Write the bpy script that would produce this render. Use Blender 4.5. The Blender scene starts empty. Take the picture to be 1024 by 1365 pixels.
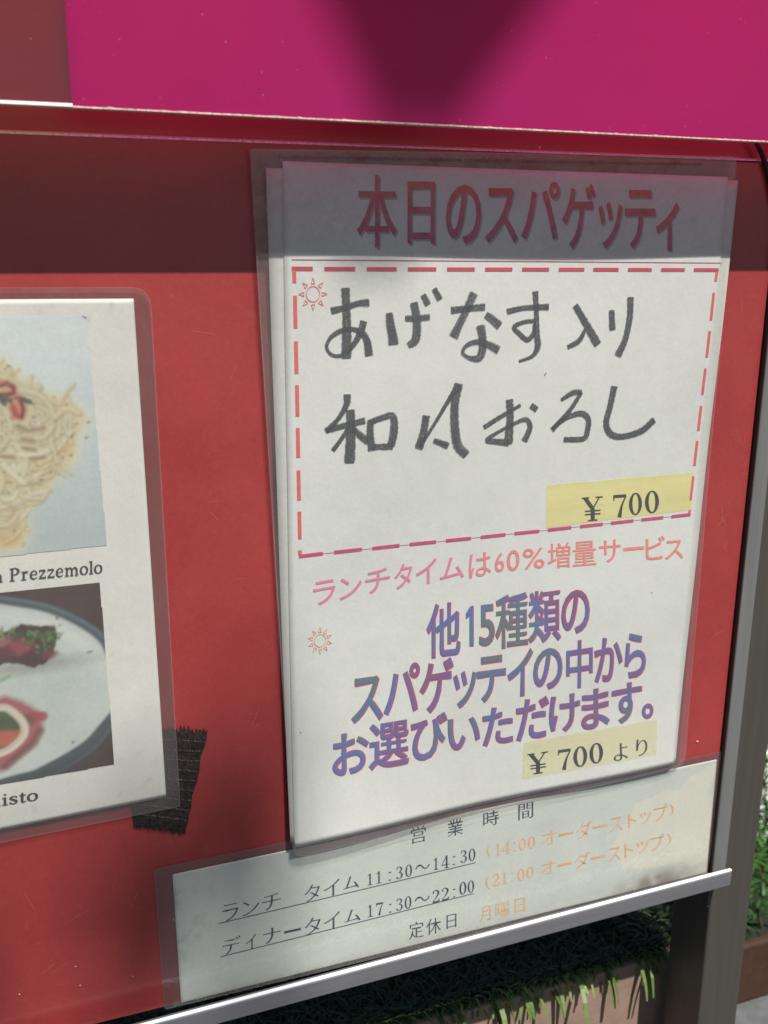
import bpy, math, random
import numpy as np
from mathutils import Vector, Matrix

sc = bpy.context.scene
col = sc.collection
R_ = math.radians
random.seed(7)
rng = np.random.default_rng(11)

# ------------------------------------------------------------------ camera
# World: X to the right along the sign board, Y into the board, Z up, metres.
# The board face is the plane y = 0; board heights are given in mm about ZB.
ZB = 0.75
cd = bpy.data.cameras.new('camera')
cam = bpy.data.objects.new('camera', cd)
col.objects.link(cam)
cd.sensor_fit = 'VERTICAL'
cd.sensor_height = 24.0
cd.sensor_width = 18.0
cd.lens = 24.0 * 1339.08 / 1365.0
cd.clip_start = 0.01
cd.clip_end = 200.0
cd.dof.use_dof = True
cd.dof.focus_distance = 0.425
cd.dof.aperture_fstop = 11.0
m3 = Matrix(((0.93790, 0.08347, -0.33673), (-0.34685, 0.24505, -0.90534), (0.00695, 0.96591, 0.25878)))
cam.matrix_world = Matrix.Translation((-0.1404, -0.37749, ZB + 0.1079)) @ m3.to_4x4()
sc.camera = cam

# ------------------------------------------------------------------ sky, sun, exposure
SUN_EL, SUN_AZ = R_(60.3), R_(15.5)          # azimuth is measured to the right of the board's outward normal
sdir = Vector((math.cos(SUN_EL) * math.sin(SUN_AZ), -math.cos(SUN_EL) * math.cos(SUN_AZ), math.sin(SUN_EL)))
world = bpy.data.worlds.new('World')
sc.world = world
world.use_nodes = True
wn = world.node_tree
wn.nodes.clear()
sky = wn.nodes.new('ShaderNodeTexSky')
sky.sky_type = 'NISHITA'
sky.sun_disc = False
sky.sun_elevation = SUN_EL
sky.sun_rotation = math.atan2(sdir.x, sdir.y)
bg = wn.nodes.new('ShaderNodeBackground')
bg.inputs['Strength'].default_value = 0.05
wo = wn.nodes.new('ShaderNodeOutputWorld')
wn.links.new(sky.outputs[0], bg.inputs[0])
wn.links.new(bg.outputs[0], wo.inputs[0])
sl = bpy.data.lights.new('sun', 'SUN')
sl.energy = 5.0
sl.angle = R_(0.53)
sl.color = (1.0, 0.97, 0.92)
so = bpy.data.objects.new('sun', sl)
so.rotation_euler = sdir.to_track_quat('Z', 'Y').to_euler()
so.location = (1, -2, 4)
col.objects.link(so)
sc.view_settings.view_transform = 'Standard'
sc.view_settings.look = 'None'
sc.view_settings.gamma = 1.0
sc.view_settings.exposure = 0.28
sc.cycles.use_denoising = True
sc.cycles.max_bounces = 10
sc.cycles.transparent_max_bounces = 24
sc.cycles.caustics_reflective = False
sc.cycles.caustics_refractive = False

# ------------------------------------------------------------------ helpers
def lin(c):
    return tuple(((v / 255) / 12.92 if v / 255 <= 0.04045 else ((v / 255 + 0.055) / 1.055) ** 2.4) for v in c)

def tag(o, label=None, cat=None, group=None, kind=None):
    for k, v in (('label', label), ('category', cat), ('group', group), ('kind', kind)):
        if v:
            o[k] = v
    return o

def empty(name, loc=(0, 0, 0)):
    o = bpy.data.objects.new(name, None)
    o.location = loc
    o.empty_display_size = 0.02
    col.objects.link(o)
    return o

class MB:
    def __init__(s):
        s.v, s.f, s.c, s.uv = [], [], [], []
        s.hc = s.hu = False
    def add(s, vs, fs, cols=None, uvs=None):
        b = len(s.v)
        s.v += [tuple(p) for p in vs]
        s.f += [tuple(b + i for i in q) for q in fs]
        if cols is not None:
            s.hc = True
            s.c += [tuple(q) for q in cols]
        else:
            s.c += [(1, 1, 1)] * len(vs)
        if uvs is not None:
            s.hu = True
            s.uv += list(uvs)
        else:
            s.uv += [(0, 0)] * len(vs)
    def box(s, x0, x1, y0, y1, z0, z1):
        s.add([(x, y, z) for x in (x0, x1) for y in (y0, y1) for z in (z0, z1)],
              [(0, 1, 3, 2), (4, 6, 7, 5), (0, 4, 5, 1), (2, 3, 7, 6), (0, 2, 6, 4), (1, 5, 7, 3)])
    def build(s, name, mat, parent=None, smooth=False, bevel=0, seg=2):
        me = bpy.data.meshes.new(name)
        me.from_pydata(s.v, [], s.f)
        me.validate()
        if s.hc and len(me.vertices) == len(s.c):
            a = me.color_attributes.new('Col', 'FLOAT_COLOR', 'POINT')
            arr = np.ones((len(s.c), 4), np.float32)
            arr[:, :3] = np.array(s.c)
            a.data.foreach_set('color', arr.ravel())
        if s.hu:
            uvl = me.uv_layers.new(name='UVMap')
            idx = np.empty(len(me.loops), np.int32)
            me.loops.foreach_get('vertex_index', idx)
            uvl.data.foreach_set('uv', np.array(s.uv, np.float32)[idx].ravel())
        if smooth:
            me.polygons.foreach_set('use_smooth', [True] * len(me.polygons))
        me.materials.append(mat)
        o = bpy.data.objects.new(name, me)
        col.objects.link(o)
        if parent is not None:
            o.parent = parent
        if bevel:
            b = o.modifiers.new('bevel', 'BEVEL')
            b.width = bevel
            b.segments = seg
            b.limit_method = 'ANGLE'
        me.update()
        return o

def W(x, z, d=0.0):                        # board mm (right, up, towards the viewer) -> world
    return (x / 1000, -d / 1000, ZB + z / 1000)

def nodes(name):
    m = bpy.data.materials.new(name)
    m.use_nodes = True
    nt = m.node_tree
    nt.nodes.clear()
    out = nt.nodes.new('ShaderNodeOutputMaterial')
    return m, nt, out

def nd(nt, t, **kw):
    n = nt.nodes.new(t)
    for k, v in kw.items():
        if k.startswith('_'):
            setattr(n, k[1:], v)
        else:
            n.inputs[k.replace('0', ' ')].default_value = v
    return n

def noise(nt, scale, detail=4, rough=0.55, vec=None, stretch=None):
    tc = nt.nodes.new('ShaderNodeTexCoord')
    src = tc.outputs['Object']
    if vec == 'uv':
        src = tc.outputs['UV']
    if stretch:
        mp = nt.nodes.new('ShaderNodeMapping')
        mp.inputs['Scale'].default_value = stretch
        nt.links.new(src, mp.inputs[0])
        src = mp.outputs[0]
    n = nt.nodes.new('ShaderNodeTexNoise')
    n.inputs['Scale'].default_value = scale
    n.inputs['Detail'].default_value = detail
    n.inputs['Roughness'].default_value = rough
    nt.links.new(src, n.inputs['Vector'])
    return n.outputs['Fac']

def rng_map(nt, fac, a, b, lo=0.0, hi=1.0):
    n = nt.nodes.new('ShaderNodeMapRange')
    n.inputs['From Min'].default_value = a
    n.inputs['From Max'].default_value = b
    n.inputs['To Min'].default_value = lo
    n.inputs['To Max'].default_value = hi
    nt.links.new(fac, n.inputs['Value'])
    return n.outputs[0]

def mixc(nt, fac, a, b, mode='MIX'):
    n = nt.nodes.new('ShaderNodeMix')
    n.data_type = 'RGBA'
    n.blend_type = mode
    for sock, v in ((n.inputs['Factor'], fac), (n.inputs[6], a), (n.inputs[7], b)):
        if isinstance(v, (int, float)):
            sock.default_value = v
        elif isinstance(v, tuple):
            sock.default_value = (*v[:3], 1)
        else:
            nt.links.new(v, sock)
    return n.outputs[2]

def bump(nt, h, strength, dist):
    n = nt.nodes.new('ShaderNodeBump')
    n.inputs['Strength'].default_value = strength
    n.inputs['Distance'].default_value = dist
    nt.links.new(h, n.inputs['Height'])
    return n.outputs[0]

def bsdf(nt, out, color, rough, spec=0.5, metal=0.0, coat=0.0, coat_r=0.1, nrm=None):
    p = nt.nodes.new('ShaderNodeBsdfPrincipled')
    for k, v in (('Base Color', color), ('Roughness', rough)):
        if isinstance(v, tuple):
            p.inputs[k].default_value = (*v[:3], 1)
        elif isinstance(v, (int, float)):
            p.inputs[k].default_value = v
        else:
            nt.links.new(v, p.inputs[k])
    p.inputs['Specular IOR Level'].default_value = spec
    p.inputs['Metallic'].default_value = metal
    p.inputs['Coat Weight'].default_value = coat
    p.inputs['Coat Roughness'].default_value = coat_r
    if nrm is not None:
        nt.links.new(nrm, p.inputs['Normal'])
    if out is not None:
        nt.links.new(p.outputs[0], out.inputs[0])
    return p

def simple(name, c, rough=0.6, spec=0.4, var=0.15, scale=40, bumpd=0.0, metal=0.0):
    m, nt, out = nodes(name)
    n = noise(nt, scale)
    c2 = tuple(v * (1 - var) for v in c)
    c3 = tuple(min(1, v * (1 + var)) for v in c)
    bn = bump(nt, n, 0.5, bumpd) if bumpd else None
    bsdf(nt, out, mixc(nt, rng_map(nt, n, 0.3, 0.7), c2, c3), rough, spec, metal, nrm=bn)
    return m

# ------------------------------------------------------------------ materials
def make_red():
    m, nt, out = nodes('red_acrylic')
    n1 = noise(nt, 14, 4)
    n2 = noise(nt, 120, 6, 0.7)
    n3 = noise(nt, 1400, 2)
    c = mixc(nt, rng_map(nt, n1, 0.3, 0.7), (0.30, 0.034, 0.033), (0.38, 0.052, 0.050))
    c = mixc(nt, rng_map(nt, n2, 0.62, 0.75, 0, 0.25), c, (0.40, 0.12, 0.10))
    c = mixc(nt, rng_map(nt, n2, 0.36, 0.26, 0, 0.35), c, (0.16, 0.035, 0.030))
    n4 = noise(nt, 700, 3, 0.75)
    c = mixc(nt, rng_map(nt, n4, 0.52, 0.72, 0, 0.16), c, (0.52, 0.10, 0.09))
    c = mixc(nt, rng_map(nt, n4, 0.46, 0.30, 0, 0.18), c, (0.20, 0.016, 0.02))
    # dust specks
    tc = nt.nodes.new('ShaderNodeTexCoord')
    v = nt.nodes.new('ShaderNodeTexVoronoi')
    v.inputs['Scale'].default_value = 75
    nt.links.new(tc.outputs['Object'], v.inputs['Vector'])
    d1 = rng_map(nt, v.outputs['Distance'], 0.055, 0.035)
    mul = nt.nodes.new('ShaderNodeMath'); mul.operation = 'MULTIPLY'
    nt.links.new(d1, mul.inputs[0])
    sep = nt.nodes.new('ShaderNodeSeparateColor')
    nt.links.new(v.outputs['Color'], sep.inputs[0])
    nt.links.new(rng_map(nt, sep.outputs[0], 0.72, 0.9), mul.inputs[1])
    c = mixc(nt, mul.outputs[0], c, (0.62, 0.30, 0.26))
    # fine scratches
    s1 = noise(nt, 60, 3, 0.5, stretch=(1, 1, 22))
    c = mixc(nt, rng_map(nt, s1, 0.70, 0.76, 0, 0.22), c, (0.60, 0.25, 0.22))
    bsdf(nt, out, c, rng_map(nt, n2, 0.3, 0.7, 0.3, 0.42), 0.5, coat=0.35, coat_r=0.18, nrm=bump(nt, n3, 0.12, 0.0002))
    return m
M_red = make_red()

def make_header(name, c1, c2, trans, tf):
    m, nt, out = nodes(name)
    n1 = noise(nt, 18, 3)
    n2 = noise(nt, 2600, 2, 0.6)
    base = mixc(nt, rng_map(nt, n1, 0.3, 0.7), c1, c2)
    # fine glitter of the film: tiny pale grains and rarer bright dots
    base = mixc(nt, rng_map(nt, n2, 0.48, 0.68, 0, 0.5), base, tuple(min(1, v * 1.5 + 0.05) for v in c2))
    tc = nt.nodes.new('ShaderNodeTexCoord')
    v = nt.nodes.new('ShaderNodeTexVoronoi')
    v.inputs['Scale'].default_value = 420
    nt.links.new(tc.outputs['Object'], v.inputs['Vector'])
    sep = nt.nodes.new('ShaderNodeSeparateColor')
    nt.links.new(v.outputs['Color'], sep.inputs[0])
    mul = nt.nodes.new('ShaderNodeMath'); mul.operation = 'MULTIPLY'
    nt.links.new(rng_map(nt, v.outputs['Distance'], 0.16, 0.08), mul.inputs[0])
    nt.links.new(rng_map(nt, sep.outputs[0], 0.86, 0.98), mul.inputs[1])
    base = mixc(nt, mul.outputs[0], base, (0.75, 0.42, 0.48))
    p = bsdf(nt, None, base, 0.38, 0.5, coat=0.3, coat_r=0.15, nrm=bump(nt, n2, 0.25, 0.0002))
    t = nt.nodes.new('ShaderNodeBsdfTranslucent')
    t.inputs[0].default_value = (*trans, 1)
    mx = nt.nodes.new('ShaderNodeMixShader')
    mx.inputs[0].default_value = tf
    nt.links.new(p.outputs[0], mx.inputs[1])
    nt.links.new(t.outputs[0], mx.inputs[2])
    nt.links.new(mx.outputs[0], out.inputs[0])
    return m
M_magenta = make_header('magenta_glitter_film', (0.74, 0.020, 0.245), (0.83, 0.027, 0.285), (1.0, 0.12, 0.36), 0.64)
M_mauve = make_header('mauve_panel', (0.21, 0.075, 0.11), (0.26, 0.09, 0.13), (1.0, 0.50, 0.34), 0.68)
M_edge = simple('chipped_edge', (0.62, 0.42, 0.36), 0.35, 0.6, 0.5, 900)
M_edge_pink = simple('magenta_cut_edge', (0.66, 0.06, 0.20), 0.3, 0.6, 0.3, 500)
M_edge_white = simple('white_cut_edge', (0.9, 0.86, 0.82), 0.25, 0.6, 0.05, 300)

def make_paper(name, rough=0.62, coat=0.0, fib=1.0):
    m, nt, out = nodes(name)
    a = nt.nodes.new('ShaderNodeVertexColor')
    a.layer_name = 'Col'
    n = noise(nt, 900, 3, 0.7)
    n2 = noise(nt, 45, 5, 0.6)
    c = mixc(nt, 1.0, a.outputs[0], mixc(nt, rng_map(nt, n, 0.3, 0.7), (1 - .09 * fib,) * 3, (1.0,) * 3), 'MULTIPLY')
    c = mixc(nt, 1.0, c, mixc(nt, rng_map(nt, n2, 0.3, 0.7), (0.95, 0.95, 0.955), (1.0, 1.0, 0.99)), 'MULTIPLY')
    bsdf(nt, out, c, rough, 0.35, coat=coat, coat_r=0.12, nrm=bump(nt, n2, 0.35, 0.0006))
    return m
M_paper = make_paper('sheet_paper')
M_gloss_print = make_paper('glossy_print', 0.4, 0.2, 0.6)

def make_film(name, tint, milk, milk_fac, wr=0.4):
    m, nt, out = nodes(name)
    tr = nt.nodes.new('ShaderNodeBsdfTransparent')
    tr.inputs[0].default_value = (*tint, 1)
    df = nt.nodes.new('ShaderNodeBsdfDiffuse')
    df.inputs[0].default_value = (*milk, 1)
    n2 = noise(nt, 60, 4, 0.6, stretch=(1, 1, 0.5))
    mf = rng_map(nt, n2, 0.3, 0.75, milk_fac * 0.7, milk_fac * 1.35)
    m1 = nt.nodes.new('ShaderNodeMixShader')
    nt.links.new(mf, m1.inputs[0])
    nt.links.new(tr.outputs[0], m1.inputs[1])
    nt.links.new(df.outputs[0], m1.inputs[2])
    gl = nt.nodes.new('ShaderNodeBsdfGlossy')
    gl.inputs['Roughness'].default_value = 0.12
    b = bump(nt, n2, wr, 0.004)
    nt.links.new(b, gl.inputs['Normal'])
    lw = nt.nodes.new('ShaderNodeLayerWeight')
    lw.inputs[0].default_value = 0.5
    nt.links.new(b, lw.inputs['Normal'])
    pw = nt.nodes.new('ShaderNodeMath'); pw.operation = 'POWER'
    nt.links.new(lw.outputs['Facing'], pw.inputs[0]); pw.inputs[1].default_value = 5.0
    fr = nt.nodes.new('ShaderNodeMath'); fr.operation = 'MULTIPLY_ADD'
    nt.links.new(pw.outputs[0], fr.inputs[0]); fr.inputs[1].default_value = 0.9; fr.inputs[2].default_value = 0.05
    m2 = nt.nodes.new('ShaderNodeMixShader')
    nt.links.new(fr.outputs[0], m2.inputs[0])
    nt.links.new(m1.outputs[0], m2.inputs[1])
    nt.links.new(gl.outputs[0], m2.inputs[2])
    nt.links.new(m2.outputs[0], out.inputs[0])
    return m
M_film = make_film('clear_film', (0.985, 0.985, 0.98), (0.66, 0.65, 0.62), 0.055, 0.6)  # film milkiness, raised to paint a veil of hazy glare
M_lam_back = make_film('lamination_margin', (0.86, 0.86, 0.86), (0.26, 0.17, 0.17), 0.16, 0.2)
M_film_back = make_film('cloudy_film_back', (0.86, 0.85, 0.85), (0.32, 0.21, 0.21), 0.24, 0.2)
M_film_edge = make_film('film_rim', (0.9, 0.88, 0.86), (0.80, 0.60, 0.56), 0.16, 0.2)

def make_ink(name, c=None, attr=False, rough=0.55, c2=None, scale=200):
    m, nt, out = nodes(name)
    if attr:
        a = nt.nodes.new('ShaderNodeVertexColor')
        a.layer_name = 'Col'
        base = a.outputs[0]
        n = noise(nt, 500, 3)
        base = mixc(nt, 1.0, base, mixc(nt, rng_map(nt, n, 0.3, 0.7), (0.85,) * 3, (1.0,) * 3), 'MULTIPLY')
    else:
        n = noise(nt, scale, 3)
        base = mixc(nt, rng_map(nt, n, 0.35, 0.65), c, c2 or tuple(v * 1.25 for v in c))
    bsdf(nt, out, base, rough, 0.35)
    return m
M_ink_attr = make_ink('coloured_print_ink', attr=True)
M_ink_black = make_ink('black_print_ink', (0.040, 0.044, 0.050))
M_ink_navy = make_ink('dark_blue_print_ink', (0.040, 0.046, 0.085))
M_ink_orange = make_ink('faded_orange_print_ink', (0.76, 0.40, 0.17), c2=(0.82, 0.49, 0.26))
M_ink_outline = make_ink('magenta_print_ink', (0.48, 0.075, 0.20), c2=(0.44, 0.10, 0.17))
M_ink_red = make_ink('red_print_ink', (0.72, 0.20, 0.17))
M_ink_darkred = make_ink('dark_red_print_ink', (0.45, 0.06, 0.10))

def make_blue_print():
    m, nt, out = nodes('blue_purple_print_ink')
    n = noise(nt, 30, 1, 0.3)
    cr = nt.nodes.new('ShaderNodeValToRGB')
    e = cr.color_ramp.elements
    e[0].position = 0.33; e[0].color = (0.115, 0.19, 0.19, 1)
    e[1].position = 0.66; e[1].color = (0.23, 0.11, 0.22, 1)
    x = e.new(0.43); x.color = (0.075, 0.20, 0.27, 1)
    x = e.new(0.50); x.color = (0.09, 0.17, 0.42, 1)
    x = e.new(0.58); x.color = (0.16, 0.13, 0.32, 1)
    nt.links.new(n, cr.inputs[0])
    bsdf(nt, out, cr.outputs[0], 0.55, 0.35)
    return m
M_ink_blue = make_blue_print()

def make_marker():
    m, nt, out = nodes('dry_black_marker')
    st = noise(nt, 1.0, 3, 0.6, 'uv', (0.045, 2.6, 1))
    gr = noise(nt, 1600, 2, 0.6)
    uv = nt.nodes.new('ShaderNodeTexCoord')
    sep = nt.nodes.new('ShaderNodeSeparateXYZ')
    nt.links.new(uv.outputs['UV'], sep.inputs[0])
    ab = nt.nodes.new('ShaderNodeMath'); ab.operation = 'ABSOLUTE'
    nt.links.new(sep.outputs[1], ab.inputs[0])
    jn = noise(nt, 1.0, 4, 0.7, 'uv', (2.2, 1.2, 1))
    jm = nt.nodes.new('ShaderNodeMath'); jm.operation = 'MULTIPLY_ADD'
    nt.links.new(jn, jm.inputs[0]); jm.inputs[1].default_value = 0.9
    nt.links.new(ab.outputs[0], jm.inputs[2])
    edge = rng_map(nt, jm.outputs[0], 1.44, 1.18)
    a1 = rng_map(nt, st, 0.36, 0.56, 0.62, 1.0)
    mu = nt.nodes.new('ShaderNodeMath'); mu.operation = 'MULTIPLY'
    nt.links.new(edge, mu.inputs[0]); nt.links.new(a1, mu.inputs[1])
    mu2 = nt.nodes.new('ShaderNodeMath'); mu2.operation = 'MULTIPLY'
    nt.links.new(mu.outputs[0], mu2.inputs[0]); nt.links.new(rng_map(nt, gr, 0.30, 0.52, 0.55, 1.0), mu2.inputs[1])
    c = mixc(nt, rng_map(nt, st, 0.35, 0.65), (0.035, 0.041, 0.046), (0.085, 0.095, 0.10))
    p = bsdf(nt, None, c, 0.5, 0.4)
    tr = nt.nodes.new('ShaderNodeBsdfTransparent')
    mx = nt.nodes.new('ShaderNodeMixShader')
    nt.links.new(mu2.outputs[0], mx.inputs[0])
    nt.links.new(tr.outputs[0], mx.inputs[1]); nt.links.new(p.outputs[0], mx.inputs[2])
    nt.links.new(mx.outputs[0], out.inputs[0])
    return m
M_marker = make_marker()

def make_highlight():
    m, nt, out = nodes('yellow_highlighter')
    n = noise(nt, 60, 4, 0.6, stretch=(0.4, 1, 2.5))
    c = mixc(nt, rng_map(nt, n, 0.3, 0.7), (0.84, 0.76, 0.30), (0.86, 0.80, 0.38))
    p = bsdf(nt, None, c, 0.6, 0.3)
    tr = nt.nodes.new('ShaderNodeBsdfTransparent')
    mx = nt.nodes.new('ShaderNodeMixShader')
    a = nt.nodes.new('ShaderNodeVertexColor'); a.layer_name = 'Col'
    mu = nt.nodes.new('ShaderNodeMath'); mu.operation = 'MULTIPLY'
    sp = nt.nodes.new('ShaderNodeSeparateColor')
    nt.links.new(a.outputs[0], sp.inputs[0])
    nt.links.new(sp.outputs[0], mu.inputs[0]); nt.links.new(rng_map(nt, n, 0.3, 0.7, 0.85, 1.0), mu.inputs[1])
    nt.links.new(mu.outputs[0], mx.inputs[0])
    nt.links.new(tr.outputs[0], mx.inputs[1]); nt.links.new(p.outputs[0], mx.inputs[2])
    nt.links.new(mx.outputs[0], out.inputs[0])
    return m
M_yellow = make_highlight()

def make_metal(name, c, rough, metal, sx=0.4):
    m, nt, out = nodes(name)
    n = noise(nt, 300, 4, 0.6, stretch=(0.03, 1, 1) if sx < 1 else (1, 1, 0.03))
    n2 = noise(nt, 35, 4)
    cc = mixc(nt, rng_map(nt, n, 0.3, 0.7), tuple(v * 0.88 for v in c), tuple(min(1, v * 1.1) for v in c))
    cc = mixc(nt, rng_map(nt, n2, 0.62, 0.8, 0, 0.35), cc, tuple(v * 0.6 for v in c))
    bsdf(nt, out, cc, rough, 0.5, metal, nrm=bump(nt, n, 0.15, 0.0003))
    return m
M_alu = make_metal('anodised_aluminium', (0.25, 0.25, 0.265), 0.45, 0.45)
M_rail_highlight = make_metal('rail_highlight_white', (0.92, 0.92, 0.93), 0.35, 0.0)  # near-white colour paints the sunlit highlight along the rail's top
M_strip = make_metal('grey_painted_metal', (0.165, 0.165, 0.160), 0.5, 0.0, 2)
M_post = make_metal('brown_painted_metal', (0.070, 0.062, 0.052), 0.42, 0.0, 2)
M_dark = simple('black_plastic', (0.02, 0.019, 0.018), 0.6, 0.4, 0.3, 300)

# ------------------------------------------------------------------ 2-D stroke and glyph tools
def smooth_pts(P, n=7):
    if len(P) < 3:
        a, b = np.array(P[0], float), np.array(P[-1], float)
        return [tuple(a + (b - a) * t) for t in np.linspace(0, 1, 8)]
    P = [np.array(p, float) for p in P]
    Q = [2 * P[0] - P[1]] + P + [2 * P[-1] - P[-2]]
    out = []
    for i in range(1, len(Q) - 2):
        p0, p1, p2, p3 = Q[i - 1:i + 3]
        for k in range(n):
            t = k / n
            out.append(0.5 * ((2 * p1) + (-p0 + p2) * t + (2 * p0 - 5 * p1 + 4 * p2 - p3) * t * t + (-p0 + 3 * p1 - 3 * p2 + p3) * t ** 3))
    out.append(P[-1])
    return [tuple(p) for p in out]

def ribbon(P, closed=False, caps=True):
    """2-D ribbon of a polyline (x, y, width): verts, quads, (along, across)."""
    n = len(P)
    A = np.array(P, float)
    if closed:
        T = np.roll(A[:, :2], -1, 0) - np.roll(A[:, :2], 1, 0)
    else:
        T = np.gradient(A[:, :2], axis=0)
    T /= np.maximum(np.linalg.norm(T, axis=1), 1e-9)[:, None]
    N = np.stack([-T[:, 1], T[:, 0]], 1)
    if caps and not closed:
        e0 = A[0].copy(); e0[:2] -= T[0] * A[0, 2] * 0.12
        e1 = A[-1].copy(); e1[:2] += T[-1] * A[-1, 2] * 0.12
        e0[2] *= 0.86; e1[2] *= 0.86
        A = np.vstack([e0, A, e1]); N = np.vstack([N[0], N, N[-1]])
        n += 2
    vs, uv = [], []
    L = 0
    for i in range(n):
        if i:
            L += math.hypot(*(A[i, :2] - A[i - 1, :2]))
        for s in (-1, 0, 1):
            q = A[i, :2] + N[i] * s * A[i, 2] / 2
            vs.append((q[0], q[1]))
            uv.append((L, s))
    fs = []
    rr = range(n if closed else n - 1)
    for i in rr:
        j = (i + 1) % n
        for s in (0, 1):
            fs.append((i * 3 + s, i * 3 + s + 1, j * 3 + s + 1, j * 3 + s))
    return vs, fs, uv

_g = {}
def font_glyph(c, bold=0.0, mincho=False):
    key = (c, bold, mincho)
    if key in _g:
        return _g[key]
    cu = bpy.data.curves.new('glyph', 'FONT')
    cu.body = c
    cu.size = 1
    cu.resolution_u = 4
    ob = bpy.data.objects.new('glyph', cu)
    col.objects.link(ob)
    dg = bpy.context.evaluated_depsgraph_get()
    me = bpy.data.meshes.new_from_object(ob.evaluated_get(dg))
    V = np.array([(v.co.x, v.co.y) for v in me.vertices])
    F = [tuple(p.vertices) for p in me.polygons]
    if c == '1' and bold:
        V = np.array([(.20, 0), (.34, 0), (.34, 1), (.23, 1), (.05, .84), (.05, .72), (.20, .80)])
        F = [(0, 1, 2, 6), (6, 2, 3), (6, 3, 4, 5)]
    if mincho or bold:
        # move the outline: bolder all round, or thin the horizontal strokes only, so that the sans face reads as a serif one
        cnt = {}
        for q in F:
            for i in range(len(q)):
                a, b = q[i], q[(i + 1) % len(q)]
                cnt[(min(a, b), max(a, b))] = cnt.get((min(a, b), max(a, b)), 0) + 1
        N = np.zeros_like(V)
        for q in F:
            P = V[list(q)]
            ar = sum(P[i][0] * P[(i + 1) % len(P)][1] - P[(i + 1) % len(P)][0] * P[i][1] for i in range(len(P)))
            sg = 1 if ar > 0 else -1
            for i in range(len(q)):
                a, b = q[i], q[(i + 1) % len(q)]
                if cnt[(min(a, b), max(a, b))] == 1:
                    e = V[b] - V[a]
                    nn = np.array([e[1], -e[0]]) * sg
                    nn /= max(np.linalg.norm(nn), 1e-6)
                    N[a] += nn; N[b] += nn
        ln = np.maximum(np.linalg.norm(N, axis=1), 1e-6)[:, None]
        N /= ln
        V = V + N * (np.array([0.004, -0.020]) if mincho else bold)
    bb = (V[:, 0].min(), V[:, 1].min(), V[:, 0].max(), V[:, 1].max())
    bpy.data.objects.remove(ob)
    bpy.data.meshes.remove(me)
    bpy.data.curves.remove(cu)
    _g[key] = (V, F, bb)
    return _g[key]

def ell(cx, cy, rx, ry, thick, thin, n=28):
    return [(cx + rx * math.cos(t), cy + ry * math.sin(t), thin + (thick - thin) * abs(math.cos(t)) ** 1.5) for t in np.linspace(0, 2 * math.pi, n, endpoint=False)]

S = .045
SERIF = {
 '0': [('c', ell(.3, .5, .215, .465, .15, .05))],
 '1': [[(.3, .0, .13), (.3, .98, .12)], [(.29, .94, .07), (.1, .80, .05)], [(.08, .02, S), (.52, .02, S)]],
 '2': [[(.1, .74, .13), (.13, .9, .06), (.3, .97, .06), (.48, .8, .14), (.44, .58, .12), (.25, .3, .06), (.06, .06, .05)], [(.06, .06, .12), (.48, .06, .13), (.55, .25, .04)]],
 '3': [[(.1, .8, .11), (.2, .97, .05), (.4, .9, .09), (.46, .76, .13), (.38, .6, .08), (.24, .54, .04)], [(.24, .54, .04), (.42, .47, .07), (.5, .27, .14), (.4, .07, .08), (.22, .02, .05), (.08, .18, .11)]],
 '4': [[(.4, 0, .13), (.4, 1, .13)], [(.38, .98, .05), (.04, .3, .05)], [(.02, .28, .055), (.6, .28, .055)], [(.24, .02, S), (.56, .02, S)]],
 '7': [[(.06, .92, .13), (.55, .92, .13)], [(.07, .98, .05), (.07, .74, .04)], [(.55, .92, .05), (.38, .5, .08), (.28, .0, .16)]],
 '\u00a5': [[(.09, .97, .13), (.34, .5, .13)], [(.57, .97, .05), (.34, .5, .05)], [(.34, .52, .13), (.34, 0, .13)], [(-.02, .975, S), (.23, .975, S)], [(.44, .975, S), (.68, .975, S)],
        [(.08, .42, S), (.6, .42, S)], [(.08, .28, S), (.6, .28, S)], [(.18, .02, S), (.5, .02, S)]],
 ':': [[(.1, .02, .12), (.1, .1, .12)], [(.1, .62, .12), (.1, .70, .12)]],
 '(': [[(.3, 1, .03), (.12, .75, .08), (.08, .5, .1), (.12, .25, .08), (.3, 0, .03)]],
 ')': [[(.0, 1, .03), (.18, .75, .08), (.22, .5, .1), (.18, .25, .08), (.0, 0, .03)]],
}
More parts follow.
